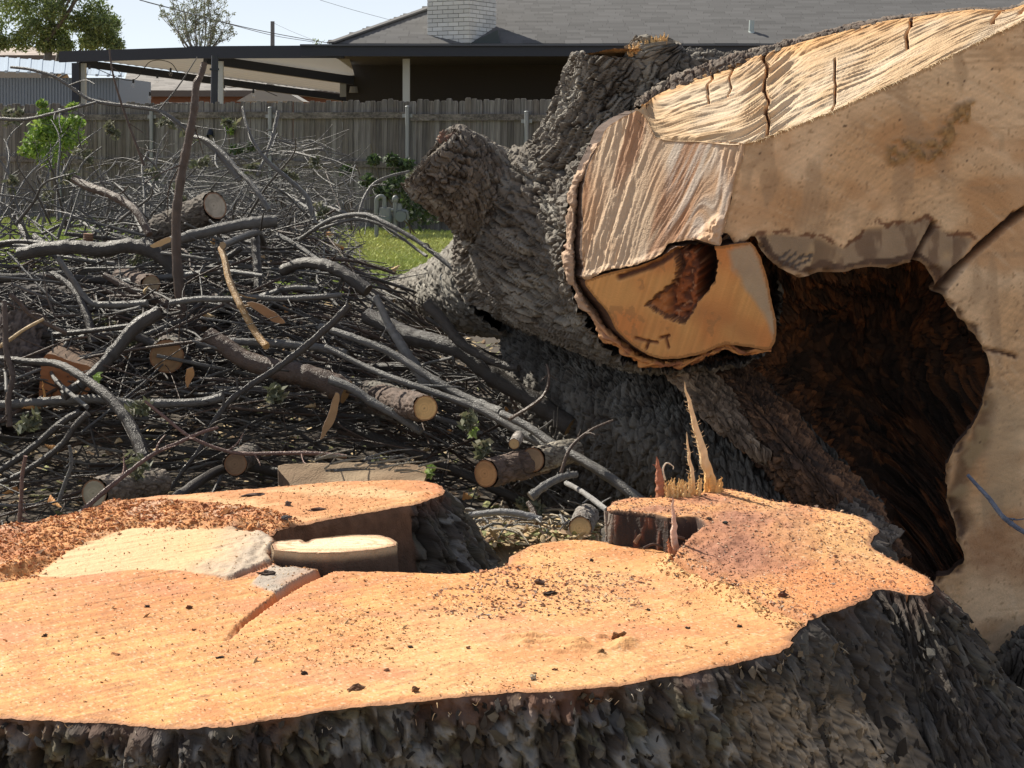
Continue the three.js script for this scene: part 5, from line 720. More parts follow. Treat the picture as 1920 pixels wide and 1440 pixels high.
// notch face on top, torn and split by the saw
{
  const b = [[1180, 208, 'u'], [1232, 258, 'u'], [1312, 266, 'u'], [1396, 270, 'm'], [1480, 240, 'm'], [1560, 209, 'm'], [1640, 172, 'm'], [1720, 135, 'm'], [1820, 86, 'm'], [1920, 38, 'm'], [2100, -50, 'm']].map(([x, y, k]) => k === 'u' ? upAt(x, y) : mainAt(x, y));
  const up = (L, k) => L.map(([x, y], i) => P(x, y, -b[i].z + k[i]));
  const r1 = up([[1196, 206], [1225, 220], [1300, 205], [1390, 195], [1475, 160], [1560, 125], [1640, 108], [1720, 80], [1820, 48], [1920, 24], [2100, -60]], [0.03, 0.13, 0.18, 0.22, 0.24, 0.24, 0.22, 0.18, 0.14, 0.1, 0.1]);
  const r2 = up([[1205, 200], [1232, 178], [1295, 150], [1384, 116], [1478, 86], [1560, 64], [1640, 43], [1720, 31], [1820, 18], [1920, 11], [2100, -70]], [0.06, 0.24, 0.34, 0.44, 0.48, 0.46, 0.42, 0.36, 0.28, 0.2, 0.2]);
  const g = loft([b, r1, r2], 520, 130, (u, v, s, t, p) => {
    const q = PXN(p), du = u * 0.9 + v * 0.4, dv = -u * 0.62 * ss(0.75, 0.2, s) + v + 0.03 * fb(u * 4, v * 4, 95, 2), n = fb(u * 8, v * 8, 90, 3), lf = 1 - ss(0.36, 0.48, s), qa = v - 0.8 * u + 0.02 * n, qb = v - 0.12 * u + 0.02 * n, r1_ = mix(1 - Math.abs(fb(du * 1.2, qb * 20, 91, 2) * 2 - 1), 1 - Math.abs(fb((u + v) * 1.1, qa * 17, 96, 2) * 2 - 1), lf), r2_ = mix(fb(u * 6, qb * 110, 92, 3), fb((u + v) * 6, qa * 90, 97, 3), lf), qa0 = v - 0.8 * u, qb0 = v - 0.12 * u, fib = mix(fb(u * 16, qb0 * 230, 93, 2), fb((u + v) * 16, qa0 * 200, 98, 2), 1 - ss(0.36, 0.48, s)), left = 1 - ss(0.38, 0.5, s);
    let h = 0.02 * (r1_ - 0.6) * (0.08 + 0.92 * left) + 0.008 * (r2_ - 0.5) + 0.006 * (fib - 0.5) + 0.012 * (n - 0.5); let c = mx([0.62, 0.475, 0.32], [0.56, 0.385, 0.22], ss(0.35, 0.68, n)); c = mx(c, [0.66, 0.35, 0.12], 0.75 * ss(0.72, 0.95, t + 0.2 * (n - 0.5))); c = mx(c, [0.5, 0.28, 0.12], 0.35 * ss(0.55, 0.7, r2_)); c = sc(c, 0.88 + 0.24 * fib);
    for (const [cu, wd, dp, t0, t1] of [[0.355, 0.0045, 0.035, 0, 1], [0.505, 0.003, 0.02, 0, 0.6], [0.685, 0.004, 0.03, 0.45, 1], [0.86, 0.005, 0.03, 0.4, 1], [0.905, 0.004, 0.02, 0.55, 1], [0.24, 0.0025, 0.02, 0.55, 1], [0.28, 0.002, 0.014, 0.6, 1]]) { const d = Math.abs(s - cu - 0.012 * (vn(v * 20, cu * 50, 3) - 0.5) - (cu > 0.6 || cu < 0.3 ? 0.03 * (t - 0.8) : 0)); if (d < wd && t > t0 && t < t1) { const k = 1 - ss(wd * 0.3, wd, d); h -= dp * k; c = mx(c, [0.34, 0.13, 0.05], k * 0.8); } }
    void q; O.h = h * ss(0, 0.06, t) * (1 - ss(0.95, 1, t)); O.c = c; return O;
  }); part('notch_face', g, M.wood, trunk);
  // bark along the top edge and over the back of the trunk
  const a = r2.map((p) => p.clone().add(V(0, -0.012, 0.012))), k1 = r2.map((p, i) => p.clone().add(V(-0.01, [0.0, 0.016, 0.018, 0.014, 0.01, 0.006, 0.004, 0.002, 0, 0, 0][i], -0.09))), k2 = r2.map((p) => p.clone().add(V(0, -0.12, -0.5))), k3 = r2.map((p) => p.clone().add(V(0, -0.8, -0.9)));
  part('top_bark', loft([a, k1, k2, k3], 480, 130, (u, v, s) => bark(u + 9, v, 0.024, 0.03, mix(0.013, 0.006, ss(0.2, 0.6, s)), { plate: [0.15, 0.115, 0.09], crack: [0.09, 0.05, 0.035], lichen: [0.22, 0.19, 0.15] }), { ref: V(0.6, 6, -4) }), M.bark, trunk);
  // hairs of torn wood along the notch edge
  const L = []; for (let i = 0; i < 420; i++) { const s = rr(0.3, 0.92), p = crv(b, s, false), l = rr(0.004, 0.014), d = V(rr(-0.6, 0.6), rr(-0.4, 0.5), rr(0.2, 0.8)).normalize(); L.push(stick([p, p.clone().addScaledVector(d, l * 0.6), p.clone().addScaledVector(d, l).add(V(0, -l * 0.3, 0))], 0.0011, 0.0005, 3, 3, [0.75, 0.58, 0.36], i)); } part('torn_fibres', merge(L), M.wood, trunk).userData.kind = 'stuff';
}
function PXN(p) { return p; }
// bark body behind the left cuts
{
  const ring = (L) => L.map((p) => P(...p));
  const dz = (L) => L.map(([x, y, k]) => { const d = k === undefined ? -(y < 522 ? upAt(x, y) : lowAt(x, y)).z + 0.07 : k; return P(x, y, d); });
  const r0 = dz([[1300, 172, 4.72], [1205, 205, 4.7], [1128, 252], [1084, 326], [1062, 425], [1066, 520], [1108, 612], [1185, 682], [1290, 688], [1420, 668, 4.4], [1460, 560, 4.6], [1420, 350, 4.75]]);
  const r1 = ring([[1250, 195, 4.9], [1160, 225, 4.84], [1085, 280, 4.8], [1032, 350, 4.76], [1008, 440, 4.74], [1020, 530, 4.74], [1062, 618, 4.74], [1140, 680, 4.76], [1240, 690, 4.82], [1350, 650, 4.95], [1390, 540, 5.1], [1350, 330, 5.1]]);
  const r2 = ring([[1120, 280, 5.25], [1040, 282, 5.16], [962, 288, 5.08], [908, 335, 5.02], [886, 425, 5.0], [890, 520, 5.0], [935, 585, 5.0], [1010, 625, 5.05], [1090, 630, 5.2], [1150, 600, 5.4], [1170, 480, 5.5], [1160, 360, 5.4]]);
  const r3 = ring([[1080, 380, 6], [1020, 380, 5.9], [965, 395, 5.8], [915, 430, 5.7], [890, 475, 5.7], [895, 530, 5.7], [920, 580, 5.75], [980, 610, 5.9], [1040, 615, 6], [1080, 590, 6.1], [1100, 520, 6.2], [1100, 430, 6.1]]);
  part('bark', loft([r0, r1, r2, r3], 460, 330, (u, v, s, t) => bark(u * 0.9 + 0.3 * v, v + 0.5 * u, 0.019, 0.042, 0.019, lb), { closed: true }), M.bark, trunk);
  // the stem running on behind, down into the brush
  const far = spineRings([[P(985, 505, 5.6), 0.24], [P(905, 530, 6.3), 0.2], [P(850, 548, 7.0), 0.175], [P(770, 572, 8.2), 0.15], [P(690, 590, 9.6), 0.12]], 14, 0.07, 3);
  part('upper_stem', loft(far, 220, 420, (u, v) => bark(u + 3, v, 0.034, 0.05, 0.016, { ...lb, plate: [0.23, 0.21, 0.18] }), { closed: true }), M.bark, trunk);  // lighter plates than the trunk: sunlight put into the bark colour
  const kn = spineRings([[P(868, 540, 6.7), 0.13], [P(862, 490, 6.8), 0.08], [P(862, 462, 6.85), 0.03]], 10, 0.1, 8); part('bark_knob', loft(kn, 90, 80, (u, v) => bark(u + 7, v, 0.03, 0.044, 0.014, lb), { closed: true }), M.bark, trunk);
  // limb stub standing up
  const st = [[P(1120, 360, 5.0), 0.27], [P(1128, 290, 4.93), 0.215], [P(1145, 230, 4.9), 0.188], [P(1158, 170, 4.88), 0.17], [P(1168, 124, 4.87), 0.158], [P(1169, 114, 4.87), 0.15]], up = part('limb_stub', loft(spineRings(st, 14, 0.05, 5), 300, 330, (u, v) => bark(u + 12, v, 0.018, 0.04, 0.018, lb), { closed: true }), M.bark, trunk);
  const cap = (p, r, n, c, name, parent, rough = 0.01) => { const e1 = V(n.z, 0, -n.x).normalize(), e2 = V(0, 0, 0).crossVectors(n, e1), poly = Array.from({ length: 120 }, (_, i) => { const a = i / 120 * 2 * Math.PI, q = r * (1 + 0.1 * (fb(Math.cos(a) * 2, Math.sin(a) * 2, 5, 2) - 0.5)); return [Math.cos(a) * q, Math.sin(a) * q]; }); const g = sheet(poly, 0.006, (a, b, h) => p.clone().addScaledVector(e1, a).addScaledVector(e2, b).addScaledVector(n, h), (a, b, ed) => { const k = fb(a * 40, b * 40, 3, 3), rg = fb(Math.hypot(a, b) * 110, 2, 2, 2); O.h = rough * (k - 0.5); O.c = sc(c, 0.8 + 0.25 * k + 0.2 * (rg - 0.5)); if (ed < 0.006) O.c = [0.2, 0.12, 0.08]; return O; }); part(name, g, M.wood, parent); };
  cap(P(1169, 112, 4.87), 0.155, V(-0.05, 0.98, -0.18).normalize(), [0.7, 0.42, 0.2], 'cut_end', up);
  const kb = part('broken_stub', loft(spineRings([[P(1225, 215, 4.82), 0.12], [P(1228, 150, 4.8), 0.095], [P(1232, 105, 4.79), 0.083], [P(1236, 82, 4.78), 0.062], [P(1238, 76, 4.78), 0.04]], 12, 0.12, 6), 170, 190, (u, v) => bark(u + 15, v, 0.024, 0.034, 0.018, lb), { closed: true }), M.bark, trunk); const tb = [];
  part('shoulder_bark', loft(spineRings([[P(1210, 190, 4.86), 0.1], [P(1270, 150, 4.8), 0.085], [P(1330, 138, 4.78), 0.06], [P(1392, 128, 4.78), 0.035]], 12, 0.14, 9), 170, 200, (u, v) => bark(u + 25, v, 0.024, 0.032, 0.018, lb), { closed: true }), M.bark, trunk);
  for (let i = 0; i < 60; i++) { const p = P(rr(1180, 1250), 0, 4.73), f = (p.x * F / 4.73 + CX - 1180) / 70; p.y = P(0, mix(98, 78, f) + rr(-2, 14) * (1 - f * 0.6), 4.73).y; tb.push(splinter(p, p.clone().add(V(rr(-0.008, 0.012), rr(0.012, 0.03), rr(-0.02, 0.01))), rr(0.002, 0.006), [0.6, 0.3, 0.1], [0.72, 0.46, 0.2], i)); } const tw = part('torn_wood', merge(tb), M.wood, kb); tw.userData.kind = 'stuff';
  // limb stub to the left
  const sl = part('limb_stub', loft(spineRings([[P(990, 470, 5.2), 0.25], [P(945, 385, 5.08), 0.18], [P(890, 350, 5.0), 0.146], [P(845, 318, 4.95), 0.13], [P(818, 300, 4.93), 0.124], [P(813, 295, 4.93), 0.112], [P(817, 299, 4.93), 0.08], [P(823, 304, 4.93), 0.005]], 14, 0.08, 7), 280, 330, (u, v, s, t) => { bark(u + 18, v, 0.019, 0.034, 0.015, { ...lb, plate: [0.17, 0.145, 0.12] }); O.h *= 1 - 0.75 * ss(0.72, 0.86, t); return O; }, { closed: true }), M.bark, trunk);
  const tw2 = []; for (let i = 0; i < 9; i++) { const p = P(rr(820, 850), rr(252, 266), 4.86); tw2.push(splinter(p, p.clone().add(V(rr(0.0, 0.03), rr(0.008, 0.024), 0)), 0.008, [0.2, 0.1, 0.07], [0.15, 0.1, 0.08], i)); } part('torn_wood', merge(tw2), M.rot, sl).userData.kind = 'stuff';
}
// hollow inside, rotten ridges and the dark shell below
const T_ROT = [[0.045, 0.03, 0.022], [0.085, 0.046, 0.028], [0.26, 0.1, 0.037]];
{
  const G = [[[1340, 420, 4.6], [1430, 435, 4.4], [1505, 478, 4.42], [1600, 462, 4.45], [1716, 440, 4.48], [1800, 500, 4.5]], [[1340, 520, 4.75], [1420, 545, 4.72], [1500, 570, 4.85], [1610, 575, 4.95], [1720, 570, 4.85], [1850, 580, 4.5]], [[1300, 650, 4.85], [1380, 670, 4.8], [1480, 690, 4.95], [1610, 715, 5.05], [1760, 700, 4.85], [1905, 690, 4.5]], [[1330, 740, 4.75], [1420, 780, 4.66], [1510, 830, 4.7], [1620, 850, 4.82], [1760, 840, 4.7], [1895, 790, 4.5]], [[1450, 850, 4.45], [1500, 890, 4.38], [1570, 930, 4.42], [1660, 965, 4.58], [1750, 950, 4.52], [1840, 900, 4.45]], [[1520, 960, 4.3], [1570, 1010, 4.25], [1640, 1060, 4.3], [1700, 1090, 4.36], [1770, 1080, 4.38], [1850, 1010, 4.4]], [[1560, 1100, 4.2], [1600, 1120, 4.2], [1660, 1150, 4.25], [1720, 1160, 4.28], [1790, 1150, 4.3], [1850, 1110, 4.34]]].map((r) => r.map((p) => P(...p)));
  part('rotten_hollow', loft(G, 420, 420, (u, v) => { fibre(v * 0.9 + u * 0.5, u * 0.85 - v * 0.5, 0.07, 0.036, 0.03, T_ROT); O.h += 0.08 * (fb(u * 6, v * 6, 130, 3) - 0.5); return O; }), M.rot, trunk);
  // fibrous ridges from the lip of the hollow down to the stump
  const ridge = (name, A, nu, nv, tone) => part(name, loft(A.map((r) => r.map((p) => P(...p))), nu, nv, (u, v) => fibre(u, v, 0.06, 0.014, 0.017, tone)), M.rot, trunk);
  ridge('rotten_ridge', [[[1290, 655, 4.75], [1400, 690, 4.6], [1480, 770, 4.45], [1560, 860, 4.32], [1640, 945, 4.22], [1715, 1040, 4.12]], [[1275, 665, 4.6], [1385, 725, 4.45], [1462, 810, 4.28], [1540, 895, 4.16], [1610, 965, 4.08], [1680, 1050, 4.02]], [[1262, 680, 4.6], [1368, 765, 4.48], [1440, 850, 4.32], [1515, 930, 4.2], [1580, 985, 4.12], [1650, 1070, 4.06]], [[1255, 700, 4.75], [1350, 800, 4.65], [1420, 890, 4.5], [1500, 970, 4.35], [1560, 1040, 4.25], [1630, 1100, 4.2]]], 420, 170, [[0.04, 0.027, 0.021], [0.1, 0.055, 0.034], [0.24, 0.125, 0.066]]);
  ridge('rotten_slab', [[[1232, 664, 4.62], [1290, 672, 4.56], [1350, 715, 4.48], [1405, 780, 4.4], [1446, 838, 4.34]], [[1234, 676, 4.54], [1284, 706, 4.46], [1336, 762, 4.38], [1396, 828, 4.32], [1448, 856, 4.29]], [[1240, 690, 4.58], [1280, 735, 4.52], [1330, 792, 4.44], [1390, 842, 4.37], [1450, 866, 4.33]]], 300, 110, [[0.06, 0.043, 0.033], [0.2, 0.145, 0.105], [0.34, 0.255, 0.185]]);
  ridge('rotten_slab', [[[1590, 930, 4.12], [1640, 962, 4.08], [1690, 1005, 4.04]], [[1570, 945, 4.05], [1622, 985, 4.0], [1672, 1020, 3.98]], [[1560, 962, 4.08], [1612, 1002, 4.03], [1660, 1040, 4.0]]], 150, 90, [[0.05, 0.038, 0.032], [0.14, 0.115, 0.095], [0.24, 0.2, 0.165]]);
  // bark shell below, toned darker than the upper bark for its shade
  const A = [[[955, 480, 6.0], [1060, 500, 5.6], [1180, 520, 5.3], [1290, 580, 5.1], [1400, 680, 4.9], [1520, 800, 4.6], [1660, 950, 4.4]], [[945, 600, 5.7], [1050, 635, 5.25], [1165, 672, 4.95], [1270, 705, 4.78], [1370, 800, 4.6], [1490, 910, 4.42], [1640, 1020, 4.26]], [[935, 720, 5.55], [1040, 760, 5.1], [1150, 800, 4.8], [1258, 830, 4.6], [1360, 890, 4.44], [1470, 960, 4.3], [1620, 1060, 4.18]], [[940, 850, 5.6], [1050, 890, 5.2], [1150, 920, 4.9], [1250, 950, 4.7], [1350, 985, 4.52], [1470, 1030, 4.38], [1600, 1110, 4.26]], [[960, 1000, 5.9], [1070, 1010, 5.5], [1160, 1030, 5.2], [1260, 1060, 4.95], [1360, 1090, 4.75], [1480, 1130, 4.6], [1620, 1180, 4.4]]].map((r) => r.map((p) => P(...p)));
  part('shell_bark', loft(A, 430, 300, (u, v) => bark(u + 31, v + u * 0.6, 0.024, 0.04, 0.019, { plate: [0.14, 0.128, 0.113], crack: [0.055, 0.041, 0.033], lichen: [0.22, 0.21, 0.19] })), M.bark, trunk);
  // bottom of the trunk end, right, dark bark touching the ground
  part('lower_bark', loft([[[1862, 1236, 4.16], [1890, 1200, 4.15], [1930, 1170, 4.17], [2000, 1185, 4.2], [2150, 1170, 4.25]], [[1868, 1262, 4.06], [1896, 1232, 4.02], [1935, 1215, 4.02], [2000, 1230, 4.06], [2150, 1220, 4.1]], [[1880, 1300, 4.1], [1905, 1290, 4.04], [1940, 1280, 4.0], [2000, 1280, 4.02], [2150, 1270, 4.1]]].map((r) => r.map((p) => P(...p))), 150, 70, (u, v) => bark(u + 44, v, 0.03, 0.04, 0.016, barkTone)), M.bark, trunk);
}

// ---------------------------------------------------------------- the brush pile
const CG = [0.128, 0.121, 0.112], CD = [0.06, 0.051, 0.044], CB = [0.1, 0.066, 0.048], CR = [0.2, 0.11, 0.085], PALE = [0.66, 0.47, 0.25], ENDC = [0.5, 0.32, 0.15];
// one branch laid along pixels, with side twigs that grow from it
function branchGeo(pts, r0, r1, c, sd, twigs = 0, endC = null) {
  const L = [stick(pts, r0, r1, Math.max(14, pts.length * 7), r0 > 0.02 ? 14 : r0 > 0.008 ? 9 : 6, c, sd, endC)], len = pts.reduce((s, p, i) => i ? s + p.distanceTo(pts[i - 1]) : 0, 0);
  for (let k = 0; k < twigs; k++) {
    const t = rr(0.15, 0.98), p = crv(pts, t, false), q = crv(pts, Math.min(1, t + 0.05), false).sub(crv(pts, t - 0.05, false)).normalize(), l = len * rr(0.06, 0.26), d = V(gs(), gs() * 0.8 + 0.1, gs()).normalize().addScaledVector(q, 0.9).normalize(), r = Math.min(mix(r0, r1, t) * 0.6, 0.005) * rr(0.5, 1), e = p.clone().addScaledVector(d, l);
    L.push(stick([p, p.clone().lerp(e, 0.5).add(V(gs(), gs(), gs()).multiplyScalar(l * 0.1)), e], r, r * 0.5, 7, 5, c, sd + k));
    if (rnd() < 0.35) { const m = p.clone().lerp(e, rr(0.3, 0.8)), f = m.clone().add(V(gs(), gs(), gs()).multiplyScalar(l * 0.45)); L.push(stick([m, m.clone().lerp(f, 0.5).add(V(0, gs() * l * 0.04, 0)), f], r * 0.6, r * 0.3, 4, 4, c, sd + k + 3)); }
  }
  return L.length > 1 ? merge(L) : L[0];
}
const hand = [
  ['thick bent dark branch with a flat sawn left end, upper left of the pile', 6.5, 6.3, 13, 15, CD, 0, [[36, 477], [90, 466], [150, 464], [190, 468], [240, 461], [285, 470], [322, 497], [345, 545], [352, 590]]],
  ['tall upright broken stick with an orange snapped tip, standing out of the pile', 6.0, 5.8, 6, 11, CB, 3, [[383, 118], [376, 142], [368, 160], [364, 205], [352, 270], [340, 330], [331, 400], [331, 470], [336, 540], [345, 610], [356, 680], [366, 745]]],
  ['smooth straight branch with a bright peeled lower end beside the upright stick', 6.2, 6.4, 9, 12, CG, 1, [[300, 462], [340, 447], [400, 432], [460, 420], [518, 415]]],
  ['grey branch bent like an elbow over the big dark log, upper left', 5.7, 5.6, 5, 7, CG, 1, [[108, 484], [130, 515], [150, 545], [166, 564], [185, 571], [235, 571], [276, 568]]],
  ['dark slanting branch just left of the elbow branch', 5.8, 5.5, 5, 9, CD, 1, [[98, 512], [130, 535], [152, 565], [166, 600], [176, 645]]],
  ['brown split branch with an orange torn top beside the pale log end', 6.1, 5.9, 5, 13, CB, 1, [[195, 515], [240, 540], [290, 560], [335, 585], [380, 620]]],
  ['curved dark branch sweeping from the left edge down behind the stump', 4.9, 4.4, 5, 14, CD, 1, [[-10, 670], [45, 677], [100, 681], [130, 692], [165, 715], [200, 742], [235, 782], [258, 825], [272, 872], [276, 935]]],
  ['thick dark branch with a torn orange underside, slanting across the brown block', 5.1, 4.9, 14, 10, CD, 1, [[300, 585], [255, 612], [222, 650], [188, 690], [150, 722], [118, 742]]],
  ['pale topped straight branch lying level along the left of the pile', 5.0, 4.95, 8, 8, CG, 2, [[-20, 760], [50, 756], [120, 750], [190, 748], [250, 757], [320, 756], [380, 753], [418, 744]]],
  ['long thin leaning pole crossing the middle of the pile diagonally', 4.6, 4.9, 4, 8, CD, 2, [[318, 918], [345, 880], [375, 842], [398, 795], [430, 752], [470, 722], [520, 690], [570, 652], [620, 608], [655, 573]]],
  ['lower of two dark curved sticks forking at the left edge', 4.6, 4.6, 7, 5, CD, 1, [[165, 775], [140, 800], [118, 832], [80, 862], [30, 893], [-20, 912]]],
  ['upper of two dark curved sticks forking at the left edge', 4.7, 4.65, 7, 6, CD, 1, [[150, 772], [112, 795], [70, 832], [30, 862], [-20, 895]]],
  ['pinkish brown stick rising to the right from the stump back rim', 3.95, 4.2, 5.5, 3, CR, 2, [[150, 962], [200, 918], [245, 882], [290, 850], [335, 830], [375, 812], [408, 802]]],
  ['slim brown stick arching level above the pale slab', 4.3, 4.2, 3, 4, CR, 2, [[272, 752], [312, 785], [350, 815], [400, 838], [450, 850], [520, 850], [590, 850], [650, 856]]],
  ['stout sawn branch with a pale round cut end in the centre of the pile', 5.2, 5.0, 15, 22, CB, 1, [[390, 628], [420, 648], [455, 672], [500, 688], [545, 698], [600, 712], [650, 735]]],
  ['grey straight branch forking right from the stout sawn branch', 5.2, 5.2, 7, 8, CG, 1, [[425, 640], [480, 642], [540, 646], [600, 652], [650, 664]]],
  ['long smooth grey pole running down to the right toward the trunk shell', 5.25, 4.7, 6, 10, CG, 0, [[600, 612], [660, 632], [730, 660], [790, 697], [850, 735], [905, 760], [940, 774]]],
  ['second long grey pole parallel below the smooth one', 5.0, 4.5, 5, 9, CG, 1, [[610, 650], [680, 685], [740, 710], [820, 738], [900, 768], [960, 800], [1020, 835], [1090, 866]]],
  ['fat dark curved branch in front of the sunlit stem', 5.6, 5.1, 15, 17, CD, 1, [[688, 592], [730, 612], [775, 632], [820, 642], [870, 662], [925, 705], [1000, 752], [1070, 800]]],
  ['dark square ended branch leaning right against the trunk', 5.3, 5.1, 12, 6, CD, 2, [[800, 568], [830, 600], [862, 640], [900, 665], [945, 685], [972, 690]]],
  ['pale barkless branch crossing the fat dark branch steeply', 5.2, 5.1, 6, 12, [0.2, 0.196, 0.19], 1, [[704, 555], [718, 585], [732, 615], [748, 640], [765, 668], [790, 705], [800, 730]]],
  ['grey branch sloping down beside the round log end', 4.9, 4.7, 9, 7, CG, 1, [[620, 712], [660, 728], [700, 755], [745, 780], [790, 810]]],
  ['lit pole running down into the shade under the trunk', 4.6, 4.25, 7, 11, CG, 1, [[940, 775], [990, 800], [1040, 835], [1090, 862], [1150, 900], [1215, 950]]],
  ['thin hooked twig with a bent tip in front of the trunk shell', 4.5, 4.4, 2, 4, CB, 1, [[1025, 683], [1029, 700], [1028, 722], [1018, 742], [1000, 758], [972, 776], [955, 786]]],
  ['dark forked twig reaching up against the shaded shell bark', 4.1, 4.15, 3.5, 2, CB, 2, [[1052, 886], [1064, 850], [1076, 832], [1095, 815], [1120, 800], [1150, 788]]],
  ['knobbly short branch with a lit top right of the round logs', 3.95, 4.0, 9, 6, CG, 1, [[995, 932], [1015, 915], [1040, 900], [1062, 892], [1082, 889]]],
  ['bright stick running down to the block at the stump edge', 4.1, 3.75, 5, 6, [0.28, 0.27, 0.26], 1, [[1062, 906], [1085, 918], [1110, 935], [1138, 957]]],
  ['pale level branch lying behind the root at the chips', 3.85, 3.8, 6, 7, [0.26, 0.255, 0.25], 1, [[880, 966], [915, 962], [950, 960], [985, 966], [1015, 975]]],
  ['broken brown stub hanging above the chips', 3.9, 3.85, 5, 7, CB, 2, [[990, 942], [998, 955], [1003, 968], [1010, 980]]],
  ['arching grey twig over the gas meter ending in dry leaves', 6.6, 6.8, 3, 2.6, CG, 1, [[672, 405], [682, 372], [700, 345], [728, 331], [768, 321]]],
  ['long grey bough drooping right across the lawn gap', 6.3, 5.6, 4, 5, CG, 2, [[560, 450], [620, 412], [680, 402], [722, 418], [780, 450], [830, 488], [880, 530], [925, 565]]],
  ['slim curved bough just below the drooping one by the meter', 6.2, 5.9, 3, 3, CG, 1, [[600, 430], [660, 412], [705, 418], [745, 440], [785, 470], [800, 480]]],
  ['long thin arching bough across the top left of the pile', 7.2, 6.8, 2.5, 5, CG, 4, [[20, 126], [55, 130], [100, 143], [135, 165], [165, 185], [200, 194], [250, 200], [300, 209], [345, 238], [380, 262], [410, 290], [450, 340]]],
  ['pale thin bough rising from the left edge to the arching bough', 7.2, 7.0, 3.5, 2.5, CG, 2, [[-10, 222], [45, 224], [90, 215], [140, 202], [180, 192]]],
  ['fine upright twig crossing the fascia end of the patio cover', 7.0, 6.9, 1.6, 2.6, CB, 2, [[205, 92], [210, 130], [220, 170], [235, 215], [252, 262], [270, 310]]],
  ['curved branch leaning from the fence gap down into the pile', 7.0, 6.6, 2.5, 5, CG, 2, [[455, 200], [462, 235], [480, 275], [505, 305], [540, 335], [575, 370], [590, 420]]],
  ['y shaped twig standing in front of the fence', 7.2, 7.0, 4, 3, CG, 3, [[522, 208], [515, 240], [508, 265], [495, 300], [482, 330]]],
  ['grey bough curving from the upright stick over to the right', 6.6, 6.2, 4, 5, CG, 2, [[354, 255], [385, 262], [415, 285], [445, 318], [475, 350], [505, 395]]],
  ['stripped stick with yellow torn wood on its upper half, middle of the pile', 5.5, 5.1, 6, 7, [0.42, 0.25, 0.1], 1, [[414, 465], [422, 490], [428, 520], [440, 550], [455, 580], [480, 625], [500, 650]]],
  ['dark square post like branch rising behind the torn stick', 6.2, 6.0, 8, 8, CD, 1, [[478, 432], [480, 470], [483, 510], [484, 545]]],
  ['straight light pole crossing level in the middle of the pile', 5.4, 5.3, 6, 5, CG, 2, [[320, 568], [370, 561], [430, 561], [480, 558], [540, 560], [640, 553]]],
  ['dark heavy branch with rough bark arching in the upper middle', 6.0, 5.7, 10, 12, CD, 1, [[530, 508], [560, 495], [600, 495], [640, 510], [690, 545]]],
  ['twisted dark branch with orange broken tip in the upper left', 6.8, 6.4, 8, 7, CB, 1, [[140, 335], [165, 350], [200, 362], [235, 380], [258, 400], [280, 440]]],
  ['short dark stub leaning left over the lawn gap', 6.9, 6.8, 7, 7, CD, 0, [[64, 443], [78, 455], [92, 468]]],
  ['brown upright splintered stub above the bent dark branch', 6.7, 6.7, 9, 8, [0.22, 0.11, 0.06], 0, [[166, 438], [165, 452], [163, 468]]],
  ['thin stick standing upright at the lower left edge', 3.9, 3.9, 3.5, 4, CR, 2, [[48, 855], [42, 890], [40, 930], [36, 985]]],
  ['crooked pale twig at the lower left corner', 4.0, 4.0, 3, 4, CG, 2, [[130, 835], [134, 870], [122, 905], [110, 940]]],
  ['upright brown stick in front of the left dark stump', 5.0, 4.8, 5, 6, CB, 2, [[8, 565], [10, 610], [12, 660], [24, 705], [16, 745], [18, 800]]],
  ['kinked twig with a torn fork at the left edge', 5.1, 5.1, 4, 4, CB, 1, [[18, 552], [34, 565], [55, 588], [90, 608], [125, 625]]],
  ['bright yellow split sliver slanting at the left edge', 5.0, 5.0, 4, 3, PALE, 0, [[-10, 655], [20, 636], [45, 618], [82, 598]]],
  ['bluish grey bare twig in front of the sawn trunk end', 3.95, 3.8, 3.5, 5.5, [0.17, 0.19, 0.25], 1, [[1815, 891], [1832, 910], [1855, 935], [1880, 968], [1905, 988], [1945, 1012]]],  // bluish light falling on the twig is put into its colour
];
const brushCat = 'branch';
hand.forEach(([label, d0, d1, q0, q1, c, tw, L], i) => { const zf = (d) => d > 4.7 && d1 > 4.6 ? 4.7 + (d - 4.7) * 0.72 : d; d0 = zf(d0); d1 = zf(d1); const n = L.length - 1, pts = L.map(([x, y], k) => P(x, y, mix(d0, d1, k / n))); const g = branchGeo(pts, q0 * d0 / F, q1 * d1 / F, c, i + 1, tw * 2, i === 0 || q0 > 14.5 ? ENDC : null), o = mesh('branch', g, M.stick); tag(o, label, brushCat); });
